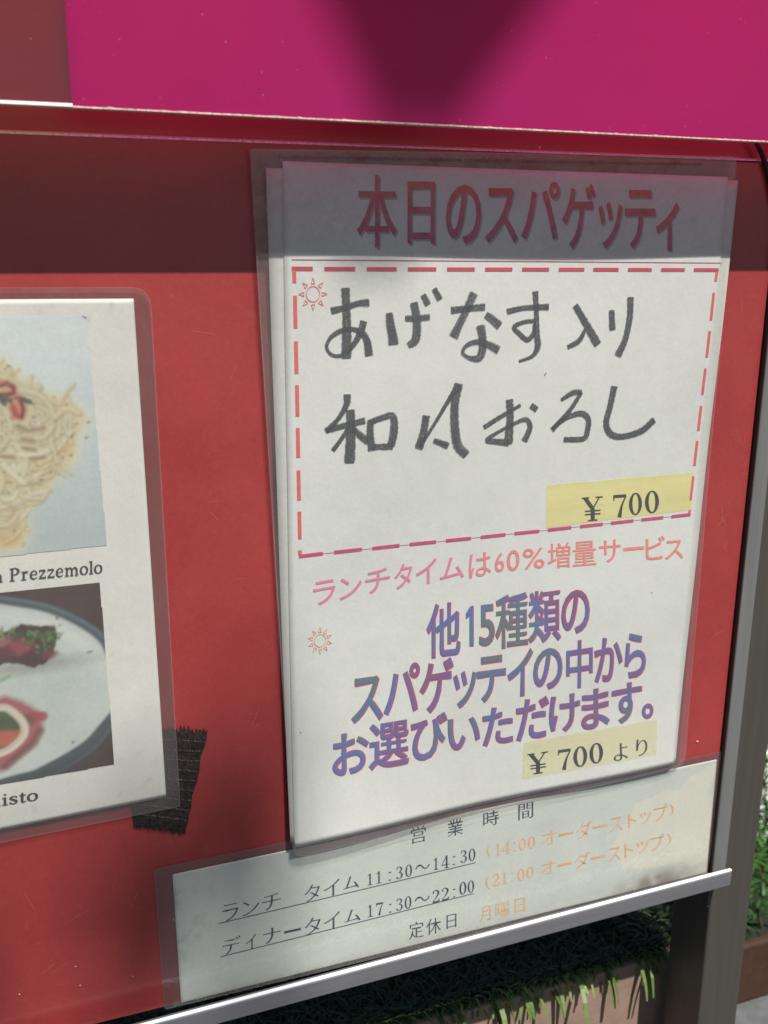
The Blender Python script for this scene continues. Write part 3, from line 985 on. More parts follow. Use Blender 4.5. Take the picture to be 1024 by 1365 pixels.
put_chars(mb, [('(',(52,-183.39,54.13,-183.45,54.43,-191.38,52.29,-191.31)),
('2',(55.61,-183.39,59.42,-183.5,59.7,-190.41,55.88,-190.29)),
('1',(60.74,-183.45,63.41,-183.52,63.7,-190.29,61.02,-190.2)),
(':',(65.64,-184.97,66.98,-185.01,67.2,-189.88,65.85,-189.84)),
('0',(68.94,-183.94,72.82,-184.05,73.14,-190.69,69.25,-190.56)),
('0',(73.83,-183.89,77.9,-184,78.24,-190.66,74.15,-190.53)),
('オ',(81.58,-182.66,90.01,-182.89,90.44,-190.31,81.98,-190.03)),
('ー',(91.23,-186.02,99.09,-186.25,99.2,-188.03,91.34,-187.79)),
('ダ',(100.26,-182.59,109.09,-182.82,109.68,-191.42,100.81,-191.12)),
('ー',(110.22,-186.33,118.28,-186.57,118.42,-188.37,110.34,-188.12)),
('ス',(119.88,-183.83,127.13,-184.03,127.75,-191.83,120.46,-191.59)),
('ト',(129.25,-183.22,134.38,-183.36,135.06,-191.56,129.91,-191.39)),
('ッ',(136.25,-183.74,143.66,-183.94,144.28,-190.9,136.83,-190.67)),
('プ',(144.42,-182.05,152.85,-182.27,153.7,-191.29,145.22,-191.02)),
(')',(154.23,-182.92,157.07,-183,157.78,-190.39,154.93,-190.3))], hours_d, 0.1, mincho=True)
put_chars(mb, [('月',(49.64,-200.33,55.45,-200.56,55.75,-208.48,49.92,-208.21)),
('曜',(57.93,-200.14,65.48,-200.44,65.84,-208.59,58.25,-208.24)),
('日',(68.18,-200.39,73.97,-200.63,74.35,-208.46,68.54,-208.2))], hours_d, 0.1, mincho=True)
mb.build('lettering', M_ink_orange, hours)
film('lamination_front', dense(fo), flat(3.2), 0.0, M_film, hours)

# ------------------------------------------------------------------ food photo sheet at the left
menu = empty('laminated_food_sheet', (0, 0, 0))
tag(menu, 'laminated white sheet with two pasta and appetizer photographs at the left of the red board', 'menu sheet')
mq = [v for p in [(-215.41,88.76),(-97.19,88.07),(-95.37,-111.3),(-243.08,-115.5)] for v in p]
mo = rounded([v for p in [(-221.02,92.75),(-91.19,91.95),(-89.97,-116.71),(-250.83,-120.77)] for v in p], (3, 7, 1, 3))
film('lamination_back', dense(mo), flat(3.2), 0.0, M_lam_back, menu)
rimline('lamination_rim', mo, flat(3.2), 0.3, 0.22, menu)
def menu_col(X, Z):
    base = np.zeros(X.shape + (3,)) + np.array(lin((228, 226, 216)))
    n = fbm(X, Z, 40, 5)[..., None]
    base = base * (0.94 + 0.1 * n)
    s_ = np.clip(fbm(X, Z, 4, 71) - 0.70, 0, 1) * 3.0 * np.clip(fbm(X, Z, 30, 72) * 2 - .7, 0, 1)
    return np.clip(base * (1 - np.clip(s_, 0, .4)[..., None]), 0, 1)
sheet('sheet_paper', mq, flat(3.6), M_paper, menu, menu_col, 90, 110, 0.1)

class Canvas:
    def __init__(s, x0, x1, z0, z1, step):
        s.nx, s.nz = int((x1 - x0) / step), int((z1 - z0) / step)
        s.X, s.Z = np.meshgrid(np.linspace(x0, x1, s.nx + 1), np.linspace(z0, z1, s.nz + 1))
        s.C = np.zeros(s.X.shape + (3,))
    def fill(s, c, mask=None):
        c = np.array(lin(c))
        if mask is None:
            s.C[:] = c
        else:
            mk = np.clip(mask, 0, 1)[..., None]
            s.C = s.C * (1 - mk) + c * mk
    def dist(s, pts):
        D = np.full(s.X.shape, 1e9)
        for a, b in zip(pts[:-1], pts[1:]):
            ax, az = a[:2]; dx, dz = b[0] - ax, b[1] - az
            t = np.clip(((s.X - ax) * dx + (s.Z - az) * dz) / (dx * dx + dz * dz + 1e-9), 0, 1)
            D = np.minimum(D, np.hypot(s.X - ax - t * dx, s.Z - az - t * dz))
        return D
    def stroke(s, pts, w, c, soft=0.3, alpha=1.0):
        xs = [p[0] for p in pts]; zs = [p[1] for p in pts]
        pad = w + soft * 2 + .5
        ix = (s.X[0] > min(xs) - pad) & (s.X[0] < max(xs) + pad)
        iz = (s.Z[:, 0] > min(zs) - pad) & (s.Z[:, 0] < max(zs) + pad)
        if not ix.any() or not iz.any():
            return
        i0, i1 = np.where(ix)[0][[0, -1]]; j0, j1 = np.where(iz)[0][[0, -1]]
        sub = Canvas.__new__(Canvas)
        sub.X, sub.Z = s.X[j0:j1 + 1, i0:i1 + 1], s.Z[j0:j1 + 1, i0:i1 + 1]
        D = sub.dist(pts)
        mk = (np.clip((w / 2 - D) / soft + .5, 0, 1) * alpha)[..., None]
        s.C[j0:j1 + 1, i0:i1 + 1] = s.C[j0:j1 + 1, i0:i1 + 1] * (1 - mk) + np.array(lin(c)) * mk
    def blob(s, cx, cz, rx, rz, c, soft=0.5, alpha=1.0, rough=0.0, ang=0.0, seed=0):
        ca, sa = math.cos(ang), math.sin(ang)
        dx, dz = s.X - cx, s.Z - cz
        u, v = (dx * ca + dz * sa) / rx, (-dx * sa + dz * ca) / rz
        r = np.hypot(u, v)
        if rough:
            r = r + (fbm(s.X, s.Z, max(rx, rz) * .6, seed) - .5) * rough
        s.fill(c, np.clip((1 - r) / soft + .5, 0, 1) * alpha)
    def soften(s, k):
        for _ in range(k):
            P = np.pad(s.C, ((1, 1), (1, 1), (0, 0)), 'edge')
            s.C = (P[:-2, 1:-1] + P[2:, 1:-1] + P[1:-1, :-2] + P[1:-1, 2:] + 2 * P[1:-1, 1:-1]) / 6
    def build(s, name, parent, d, clip=None):
        mb = MB()
        n1 = s.nx + 1
        X, Z = s.X, s.Z
        vs = [W(x, z, d) for x, z in zip(X.ravel(), Z.ravel())]
        ok = in_poly(X, Z, clip) if clip is not None else np.ones(X.shape, bool)
        fs = [(j * n1 + i, j * n1 + i + 1, (j + 1) * n1 + i + 1, (j + 1) * n1 + i) for j in range(s.nz) for i in range(s.nx) if ok[j, i] and ok[j + 1, i + 1] and ok[j, i + 1] and ok[j + 1, i]]
        mb.add(vs, fs, np.clip(s.C, 0, 1).reshape(-1, 3))
        return mb.build(name, M_gloss_print, parent)

def arc(cx, cz, r, a0, a1, n=9, sq=1.0):
    return [(cx + r * math.cos(t), cz + r * sq * math.sin(t)) for t in np.linspace(a0, a1, n)]

# --- upper photograph: spaghetti on a pale plate
k1 = [(-142.3,83.09),(-113.61,82.34),(-111.84,-2.35),(-149.74,-3.15)]
(xl, zt), (xr, _), (xb, zb_), _ = k1
cv = Canvas(xl - 32, xb + 1, zb_ - 7, zt + 1.5, 0.32)
g = (cv.Z - zb_) / (zt - zb_)
cv.fill((183, 196, 194))
cv.fill((220, 228, 227), np.clip(g * 1.25 - .05, 0, 1) * np.clip(1.2 - (cv.X - xl) / 90, 0, 1))
cv.fill((166, 182, 182), np.clip((cv.X - xl - 22) / 40, 0, 1) * np.clip(1.0 - g * 1.4, 0, 1) * .8)
edge_pts = [(-147.79,68.77),(-142.22,67.46),(-136.98,61.16),(-127.88,55.36),(-120.6,52.67),(-115.76,45.66),(-120,39.47),(-120.56,31.4),(-128.68,24.62),(-133.63,19.28),(-140.2,12.43),(-139.17,6.55),(-142.02,-0.68),(-154.02,-1.13)]
cen = (xl - 12, np.mean([p[1] for p in edge_pts]))
D = cv.dist(edge_pts)
inside = in_poly(cv.X + (fbm(cv.X, cv.Z, 7, 4) - .5) * 3, cv.Z + (fbm(cv.X, cv.Z, 7, 5) - .5) * 3, edge_pts + [(xl - 60, cen[1])])
sd = np.where(inside, -D, D)
cv.fill((224, 220, 172), np.clip(1 - sd / 5.0, 0, 1) ** 1.5 * .55)
cv.fill((220, 210, 174), np.clip(.5 - sd / 1.6, 0, 1))
cv.fill((206, 180, 128), np.clip(-sd / 3.0, 0, 1) * np.clip(fbm(cv.X, cv.Z, 9, 8) * 2.4 - .8, 0, 1))
cv.fill((214, 172, 118), np.clip(1 - np.abs(sd + 4) / 4.5, 0, 1) * np.clip(fbm(cv.X, cv.Z, 8, 18) * 2.6 - 1.0, 0, 1) * .5)
C1 = [(-150.04,43.58)][0]
rs = random.Random(5)
def strand(P, w):
    P = smooth_pts([(*p, 0) for p in P], 4)
    P = [(p[0], p[1]) for p in P]
    cv.stroke([(p[0] + .12, p[1] - .28) for p in P], w * 1.1, (146, 118, 80), .9, .65)
    cv.stroke(P, w, rs.choice([(214, 206, 170), (226, 220, 190), (208, 198, 162), (216, 202, 158)]), .9, .85)
    cv.stroke([(p[0] - .1, p[1] + .18) for p in P], w * .35, (230, 226, 194), .9, .5)
edge_r = np.array(edge_pts)
for i in range(300):
    a = rs.uniform(-1.5, 1.5)
    rmax = 0
    for p in edge_r:                       # radius of the heap in that direction
        aa = math.atan2(p[1] - C1[1], p[0] - C1[0])
        rmax = max(rmax, math.hypot(p[0] - C1[0], p[1] - C1[1]) * max(0, math.cos((aa - a) * 1.0)) ** 6)
    r = rs.uniform(.15, .86) * rmax
    x, z = C1[0] + r * math.cos(a), C1[1] + r * math.sin(a)
    th = a + math.pi / 2 + rs.gauss(0, .5)
    L = rs.uniform(3, 9); bend = rs.gauss(0, .4) + .3
    pts = []
    for k in range(5):
        t = (k - 2) / 2
        ang = th + bend * t
        pts.append((x + L * t * math.cos(ang), z + L * t * math.sin(ang)))
    strand(pts, rs.uniform(.8, 1.6))
for P in ([(-140.15,57.83),(-131.6,55.13),(-127.64,48.66),(-129.1,39.2),(-127.45,31.05)], [(-145.51,54.21),(-142.44,47.85),(-143.03,40.83),(-147.85,35.6)], [(-142.31,40.78),(-137.25,39.69),(-131.27,40.13),(-128,43.93)],
          [(-141.04,38.34),(-137.89,31.75),(-140.76,23.9),(-137.67,25.29)], [(-127.01,47.05),(-123.04,50.02),(-118.63,48.21)], [(-146.68,32.35),(-142.7,27.27),(-139.28,23.79)], [(-138.18,37.36),(-133.13,35.45),(-129.58,32.81),(-133.5,30.65)],
          [(-139.91,34.29),(-135.51,33.6),(-130.55,34.88)], [(-149.23,19.71),(-146.63,24.35),(-147.02,28.39)]):
    strand(P, 2.2)
for P in ([(-139.79,44.58),(-136.29,42.41),(-131.03,43.3)], [(-138.72,39.78),(-135.09,38.93)], [(-145.81,33.88),(-142.2,33.24)], [(-138.24,36.57),(-134.61,35.54)], [(-136.35,32.45),(-131.86,32.55)]):
    cv.stroke(P, 1.5, (158, 132, 104), 1.0, .85)
for (P, w) in (([(-140.38,55.13),(-138.3,53.88),(-137.49,50.33),(-138.23,47.63),(-140.07,48.35),(-140.73,50.88)], 1.5), ([(-144.36,59.15),(-142.17,59.6),(-140.12,58.21),(-140.14,56.28),(-141.77,55.74),(-144.3,55.69)], 1.5)):
    cv.stroke(P, 3.2, (198, 138, 112), .9, .9)
    cv.stroke(P, w, (126, 30, 38), .4, 1)
    cv.stroke([(p[0] - .6, p[1] + .2) for p in P[:4]], .5, (214, 120, 112), .3, .7)
cv.stroke([(-140.96,52.45),(-139.8,48.89)], 2.0, (190, 70, 66), .8, .8)
for P in ([(-143.7,54.28),(-141.59,53.64)], [(-137.21,53.83),(-135.1,52.79)], [(-145.38,55.74),(-143.49,52.57)]):
    cv.stroke(P, 1.9, (52, 72, 60), .6, .9)
for i in range(60):
    j = rs.randrange(len(edge_pts) - 2) + 1
    x, z = edge_pts[j]; k = rs.uniform(0, 1)
    x, z = x + (C1[0] - x) * k + rs.uniform(-2, 2), z + (C1[1] - z) * k + rs.uniform(-2, 2)
    cv.stroke([(x, z), (x + rs.uniform(-.6, .6), z + rs.uniform(-.4, .4))], rs.uniform(.35, .7), rs.choice([(96, 112, 62), (120, 120, 70), (84, 70, 50)]), .3, rs.uniform(.5, .9))
for p in [(-115.84,44.46),(-116.98,38.88),(-133.61,24.42),(-141.31,65.53),(-122.76,32.76)]:
    cv.stroke([p, (p[0] + .5, p[1] + .1)], .7, (72, 78, 62), .3, .9)
cv.fill((60, 48, 52), in_poly(cv.X, cv.Z, [(-115.9,82.52),(-113.59,82.48),(-113.61,81.11)]) * .95)
cv.soften(3)
cv.C = cv.C * .93 + np.array(lin((214, 216, 206))) * .05
cv.C *= (0.95 + 0.09 * fbm(cv.X, cv.Z, 1.0, 90, 2))[..., None]
pq = [(-142.3,83.09),(-113.61,82.34),(-111.84,-2.35),(-149.74,-3.15)]
o = cv.build('food_photograph', menu, 3.75, [(xl - 40, pq[0][1]), pq[1], pq[2], (xl - 40, pq[3][1] - (pq[2][1] - pq[3][1]) * .8)])
o['label'] = 'photograph of pale spaghetti with red chillies'

# --- lower photograph: white plate on dark wood
pq = [(-150.87,-16.31),(-115.37,-16.49),(-114.68,-92.99),(-157.6,-94.31)]
(xl, zt), (xr, zr), (xb, zb_), _ = pq
cv = Canvas(xl - 32, xb + 1, pq[3][1] - 4, zr + 1.5, 0.32)
cv.fill((58, 36, 38))
cv.fill((86, 50, 50), np.clip(fbm(cv.X * .3, cv.Z * 2, 5, 12) * 2 - .8, 0, 1) * .6)
rim = [(-150.96,-17.37),(-135.3,-22.49),(-124.19,-29.1),(-115.41,-37.08),(-111.56,-44.45),(-107.15,-58.64),(-107.71,-68.4),(-114.92,-78.13),(-122.91,-86.23),(-137.29,-93.57),(-149.44,-96.71),(-182.03,-95.14),(-199.77,-46.31),(-174.16,-17.09)]
rim = [(p[0], p[1]) for p in smooth_pts([(*p, 0) for p in rim], 5)]
D = cv.dist(rim + rim[:1])
ins = in_poly(cv.X, cv.Z, rim)
sd = np.where(ins, -D, D)
cv.fill((70, 84, 92), np.clip(.5 - sd / .6, 0, 1))
cv.fill((112, 128, 134), np.clip(1 - np.abs(sd + 1.0) / .7, 0, 1) * .7)
cv.fill((52, 62, 66), np.clip(1 - np.abs(sd + 2.0) / 6, 0, 1) * np.clip((zt - cv.Z) / 60 - .55, 0, 1) * 1.2)
k = np.clip((zt - cv.Z) / 70 - .3, 0, 1) * 4
cv.fill((202, 209, 202), np.clip(-(sd + 3.0 + k) / 1.0, 0, 1))
cv.fill((218, 222, 214), np.clip(1 - np.abs(sd + 8) / 3.5, 0, 1) * .8 * np.clip(1.2 - k, 0, 1))
cv.fill((186, 198, 190), np.clip(-(sd + 11) / 8, 0, 1) * np.clip(fbm(cv.X, cv.Z, 22, 14) * 2 - .5, 0, 1))
cv.fill((180, 182, 170), np.clip(-(sd + 6) / 10, 0, 1) * np.clip((zt - cv.Z) / 60 - .9, 0, 1) * .7)
A = lambda s_: s_
gm = [(-158.53,-31.53),(-152.26,-32.37),(-147.31,-30.74),(-139.99,-30.32),(-133.15,-32.13),(-132.26,-36.89),(-133.97,-43.2),(-137.13,-46.51),(-142.11,-46.91),(-148.47,-44.68),(-153.27,-44.17),(-159.59,-43.25)]
gi = in_poly(cv.X + (fbm(cv.X, cv.Z, 3, 41) - .5) * 3, cv.Z + (fbm(cv.X, cv.Z, 3, 42) - .5) * 3, gm)
cv.blob(*[(-142.91,-46.61)][0], 20, 3, (140, 138, 128), 1.2, .6)
cv.fill((66, 28, 36), gi * 1.0)
for q, r, c in (([(-146.35,-38.68)][0], 5, (150, 62, 72)), ([(-152.49,-35.08)][0], 4, (160, 100, 104)), ([(-151.37,-40.74)][0], 4, (96, 34, 44)), ([(-135.61,-42.97)][0], 3, (110, 52, 58))):
    cv.blob(q[0], q[1], r, r * .6, c, .7, .85, .8, seed=int(r * 7))
gp = [(-152.26,-32.37),(-147.44,-32.28),(-141.89,-33.75),(-136.21,-34.5),(-139.68,-36.81),(-134.24,-35.69),(-137.38,-38.99)]
for i in range(130):
    b = rs.choice(gp)
    x, z = b[0] + rs.gauss(0, 2.6), b[1] + rs.gauss(0, 1.6)
    t = rs.uniform(0, 6.28); L = rs.uniform(.6, 1.8)
    cv.stroke([(x, z), (x + L * math.cos(t), z + L * math.sin(t))], rs.uniform(.3, .7), rs.choice([(40, 78, 30), (60, 104, 44), (84, 128, 62), (30, 58, 30), (110, 146, 88)]), .3, .9)
cv.stroke([(-153.87,-51.06),(-150.51,-49.69)], 1.6, (120, 160, 120), .8, .7)
sa = [(-156.79,-84.94),(-151.5,-81.04),(-146.18,-77.12),(-143.29,-72.28),(-143.74,-67.37),(-148.37,-63.25),(-153.06,-60.59)]
cv.stroke(sa, 6.5, (150, 44, 58), 2.4, .85)
cv.stroke([(p[0] - .5, p[1] + 1) for p in sa], 2.5, (172, 78, 84), 2.0, .5)
cv.stroke([(-144.56,-67.23),(-140.01,-67.8)], 4, (168, 44, 58), 1, .9)
cv.stroke([(p[0] + 2, p[1] - 1.5) for p in sa[:4]], 3.2, (110, 24, 36), 1.2, .6)
ri = [(p[0], p[1]) for p in smooth_pts([(*p, 0) for p in [(-158.07,-62.14),(-153.18,-61.99),(-149.38,-65.47),(-146.87,-70.21),(-147.67,-74.91),(-152.15,-78.97),(-156.42,-80.63),(-160.54,-80.85)]], 5)]
cv.fill((70, 92, 48), in_poly(cv.X, cv.Z, ri))
cv.blob(*[(-155,-73.63)][0], 8, 4.5, (190, 96, 66), .6, .9, .6, seed=3)
cv.blob(*[(-152.13,-68.84)][0], 8, 3, (50, 74, 38), .6, .9, .6, seed=9)
cv.stroke(ri, 3.0, (206, 190, 172), .7, 1)
cv.stroke([(p[0] + .5, p[1] - .5) for p in ri], .9, (226, 214, 198), .5, .8)
cv.stroke([(-121.84,-44.15),(-120.11,-43.73)], .7, (90, 96, 86), .3, .9)
cv.stroke([(-129.88,-80.29),(-129.65,-80.73)], .8, (70, 60, 60), .3, .9)
cv.soften(3)
cv.C = cv.C * .92 + np.array(lin((200, 200, 190))) * .06
cv.C *= (0.95 + 0.09 * fbm(cv.X, cv.Z, 1.0, 91, 2))[..., None]
dz = (pq[0][1] - pq[1][1]) / (pq[0][0] - pq[1][0]) if True else 0
o = cv.build('food_photograph', menu, 3.75, [(xl - 32, pq[0][1] - 32 * dz), pq[1], pq[2], (xl - 32, pq[3][1])])
o['label'] = 'photograph of a white plate with green herbs and red sauce'

mb = MB()
q = [(-152.63,-7.59),(-113.89,-7.77),(-114.22,-12.93),(-153.06,-12.49)]
put_word(mb, 'n Prezzemolo', [v for p in q for v in p], flat(3.75), 0.1)
mb.build('lettering', M_ink_black, menu)
mb = MB()
q = [(-162.42,-97.38),(-143.76,-97.7),(-144.15,-102.75),(-162.87,-102.55)]
put_word(mb, 'nisto', [v for p in q for v in p], flat(3.75), 0.1)
mb.build('lettering', M_ink_black, menu)
film('lamination_front', dense(mo), flat(4.1), 0.0, M_film, menu)

# ------------------------------------------------------------------ daily special: pouch with two sheets
BX0, BX1 = (-42.39,-144.4), (152.14,-141.24)
def pouch_d(x, z):
    zb = BX0[1] + (BX1[1] - BX0[1]) * (x - BX0[0]) / (BX1[0] - BX0[0])
    t = max(0.0, 1 - (z - zb) / 45)
    lift = 2.3 * t * t * (0.55 + 0.45 * math.sin((x - BX0[0]) / 26.0 + 0.9))
    lift *= max(0.15, min(1, 1.25 - (x - BX0[0]) / 190))
    w = 0.35 * math.sin(x / 31.0 + z / 47.0) + 0.25 * math.sin(z / 19.0 - x / 60.0)
    return 4.6 + w + lift
def up(k):
    return lambda x, z: pouch_d(x, z) + k

pouch = empty('clear_pouch', (0, 0, 0))
tag(pouch, 'clear plastic pouch holding the daily spaghetti notice on the red board', 'plastic pouch')
po = rounded([v for p in [(-53.92,139.79),(156.87,144.36),(159.04,-143.36),(-43.14,-149.05)] for v in p], (1, 3, 7, 5))
film('pouch_back', dense(po), pouch_d, 0.0, M_film_back, pouch, 26)
rimline('pouch_seam', po, pouch_d, 0.25, 0.28, pouch)
mb = MB()
a_, b_ = [(-43.25,137.49),(139.58,140.79)]
for i in range(150):
    t = i / 149
    x, z = a_[0] + (b_[0] - a_[0]) * t, a_[1] + (b_[1] - a_[1]) * t
    h = random.uniform(.5, 1.1)
    mb.add([W(x - .35, z - h, pouch_d(x, z) + .25), W(x + .35, z - h * .3, pouch_d(x, z) + .25), W(x + .35, z + h, pouch_d(x, z) + .25), W(x - .35, z + h * .5, pouch_d(x, z) + .25)], [(0, 1, 2, 3)])
tag(mb.build('heat_seal_marks', simple('heat_seal', (0.12, 0.05, 0.06), 0.5, 0.4, 0.3, 400), pouch), kind='stuff')

def white_col(seed, c=(228, 229, 222)):
    def f(X, Z):
        base = np.zeros(X.shape + (3,)) + np.array(lin(c))
        n = fbm(X, Z, 45, seed)[..., None]
        m_ = fbm(X, Z, 9, seed + 9)[..., None]
        base = base * (0.93 + 0.08 * n + 0.04 * m_)
        yel = np.clip(fbm(X, Z, 30, seed + 20) * 2.2 - 1.1, 0, 1)[..., None] * np.clip((-130 - Z) / 30, 0, 1)[..., None]
        base = base * (1 - yel * np.array((.0, .02, .14)))
        return np.clip(base, 0, 1)
    return f
back_q = [v for p in [(-48.33,133.62),(159.18,134.84),(153.5,-141.49),(-44.36,-141.76)] for v in p]
back = sheet('backing_paper', back_q, up(0.35), M_paper, None, white_col(101, (214, 214, 205)), 50, 70, 0.1)
tag(back, 'plain white backing sheet peeking out behind the daily spaghetti notice', 'paper')
notice = empty('daily_special_notice', (0, 0, 0))
tag(notice, 'white paper notice in Japanese with handwritten spaghetti special, red dashed frame and yellow price marks', 'notice')
front_q = [v for p in [(-42.17,136.12),(153.56,136.07),(152.4,-141.7),(-42.73,-144.33)] for v in p]
sheet('notice_paper', front_q, up(0.7), M_paper, notice, white_col(131), 70, 100, 0.1)
PD = up(0.7)

# printed heading, red at the top running to purple at the foot of the letters
c_top, c_bot = lin((226, 100, 98)), lin((192, 84, 128))
def head_col(x, z, v):
    return tuple(c_bot[i] + (c_top[i] - c_bot[i]) * v for i in range(3))
headch = [('本',(-13.71,132.32,2.1,132.63,2.4,106.12,-13.71,106.19)),
('日',(6.57,130.44,17.8,130.64,18.3,107.63,6.89,107.66)),
('の',(22.51,129.78,37.47,130.02,38.26,107.6,23.07,107.64)),
('ス',(39.28,129.08,53.53,129.3,54.51,108.14,40.05,108.17)),
('パ',(55.07,131.73,72.23,132.03,73.56,109.72,56.12,109.74)),
('ゲ',(73.5,131.48,88.53,131.74,90.36,105.97,75.04,106.03)),
('ッ',(90.79,124.76,102.04,124.89,103.54,106.05,92.14,106.09)),
('テ',(102.91,129.73,117.46,129.95,119.62,106.11,104.81,106.16)),
('ィ',(118.25,125.3,129.62,125.43,131.59,105.55,120.04,105.6))]
M_shadow_ink = make_ink('grey_print_ink', (0.36, 0.33, 0.34))
mb = MB(); put_chars(mb, headch, PD, 0.08, bold=0.012, shift=(0.7, -0.8)); mb.build('heading_drop_shadow', M_shadow_ink, notice)
mb = MB(); put_chars(mb, headch, PD, 0.16, bold=0.014, colfun=head_col); mb.build('heading', M_ink_attr, notice)
mb = MB(); put_line(mb, [(-39.26,101.68),(154.51,100.47)], 0.28, PD, 0.15); mb.build('ruled_line', M_ink_darkred, notice)

# dashed frame
mb = MB()
ct, cl = lin((206, 70, 88)), lin((232, 104, 106))
cb = lin((206, 78, 118))
def dash(P, cf, w=1.5):
    put_line(mb, P, w, PD, 0.15, colfun=lambda x, z, v: cf, n=4)
def dashes(P, cf, w=1.5):
    for k in range(0, len(P) - 1, 2):
        dash([P[k], P[k + 1]], cf, w)
dashes([(-39.32,98.44),(-31.21,98.37),(-26.66,98.33),(-14.46,98.25),(-9.78,98.22),(2.48,98.14),(7.15,98.13),(19.15,98.08),(23.79,98.04),(35.81,97.98),(40.42,97.97),(52.62,97.92),(57.02,97.91),(69.39,97.85),(73.92,97.84),(85.93,97.79),(90.22,97.78),(102.41,97.72),(106.97,97.71),(118.7,97.66),(123.41,97.65),(135.26,97.59),(139.91,97.58),(152.66,97.52)], ct)
dashes([(-38.38,97.76),(-38.37,93.26),(-38.19,88.6),(-38.12,76.54),(-38.08,71.63),(-38.01,59.43),(-37.94,54.97),(-37.92,42.93),(-37.9,38.35),(-37.9,26.66),(-37.89,21.56),(-37.81,9.42),(-37.75,4.81),(-37.68,-6.66),(-37.69,-11.36),(-37.66,-13.25)], cl)
dashes([(151.95,96.82),(151.62,92.67),(151.24,87.87),(151.09,75.89),(150.99,71.32),(150.79,59.61),(150.7,54.78),(150.51,43.02),(150.45,37.93),(150.24,26.46),(150.16,21.8),(149.89,10.3),(149.75,5.39),(149.35,-5.95),(149.33,-10.61),(149.18,-12.4)], cl, 1.35)
dashes([(-38.17,-13.89),(-28.12,-13.66),(-23.36,-13.7),(-11.44,-13.56),(-6.87,-13.66),(5.04,-13.52),(9.6,-13.52),(21.49,-13.5),(26,-13.48),(37.61,-13.47),(42.2,-13.45),(54,-13.36),(58.34,-13.33),(70.45,-13.35),(74.79,-13.28),(86.55,-13.2),(90.97,-13.19),(102.68,-13.15),(106.96,-13.12),(118.8,-13.06),(123.19,-13.03),(134.91,-13.01),(139.4,-12.97),(149.73,-12.88)], cb, 1.5)
mb.build('dashed_border', M_ink_attr, notice)
mb = MB(); put_line(mb, [(-37.85,-13.86),(150.56,-12.88)], 0.2, PD, 0.1); mb.build('ruled_line', M_ink_darkred, notice)

# two little outlined suns
def little_sun(c, rc, r0, r1, n, mat, w):
    mb = MB()
    ring_ = [(c[0] + rc[0] * math.cos(t), c[1] + rc[1] * math.sin(t)) for t in np.linspace(0, 2 * math.pi, 32, endpoint=False)]
    put_line(mb, ring_, w, PD, 0.15, closed=True)
    for k in range(n):
        t = math.pi / 2 + 2 * math.pi * k / n
        u = (math.cos(t), math.sin(t)); p = (-u[1], u[0])
        f = rc[1] / rc[0]
        tri = [(c[0] + u[0] * r0 + p[0] * r0 * .2, c[1] + (u[1] * r0 + p[1] * r0 * .2) * f), (c[0] + u[0] * r1, c[1] + u[1] * r1 * f), (c[0] + u[0] * r0 - p[0] * r0 * .2, c[1] + (u[1] * r0 - p[1] * r0 * .2) * f)]
        for j in range(3):
            put_line(mb, [tri[j], tri[(j + 1) % 3]], w, PD, 0.15 + 0.01 * j, n=2)
    mb.build('sun_drawing', mat, notice)
c = (-31.17,89.08); e = (-28.52,89.06); e2 = (-31.2,86.23)
little_sun(c, (e[0] - c[0], c[1] - e2[1]), (e[0] - c[0]) * 1.36, (e[0] - c[0]) * 2.12, 8, M_ink_red, 0.28)
c = (-29.66,-51.33); e = (-27.17,-51.67); e2 = (-29.69,-54.09)
M_ink_sun2 = make_ink('orange_brown_print_ink', (0.68, 0.30, 0.20))
little_sun(c, (e[0] - c[0], c[1] - e2[1]), (e[0] - c[0]) * 1.36, (e[0] - c[0]) * 2.15, 10, M_ink_sun2, 0.24)

# yellow highlighter under the two prices
def highlight(P):
    mb = MB()
    n, k = 24, 8
    a_, b_, c_, d_ = [np.array(p) for p in P]
    vs, cs, fs = [], [], []
    for j in range(k + 1):
        for i in range(n + 1):
            u, v = i / n, j / k
            p = (a_ + (b_ - a_) * u) * (1 - v) + (d_ + (c_ - d_) * u) * v
            if j in (0, k): p = p + np.array([0, random.uniform(-.25, .25)])
            vs.append(W(p[0], p[1], PD(*p) + 0.07))
            al = 0.92 if 0 < j else 0.8
            if j > k * .6: al *= 0.9
            cs.append((al, al, al))
    for j in range(k):
        for i in range(n):
            q_ = j * (n + 1) + i
            fs.append((q_, q_ + 1, q_ + n + 2, q_ + n + 1))
    mb.add(vs, fs, cs)
    return mb
highlight([(73.27,7.14),(149.96,7.12),(150.06,-10.66),(73.56,-12.23)]).build('highlighter_mark', M_yellow, notice)
h2 = highlight([(67.66,-115.12),(140.67,-114.99),(141.35,-134.31),(67.97,-134.28)])
h2.c = [(v[0] * .42,) * 3 for v in h2.c]
h2.build('highlighter_mark', M_yellow, notice)

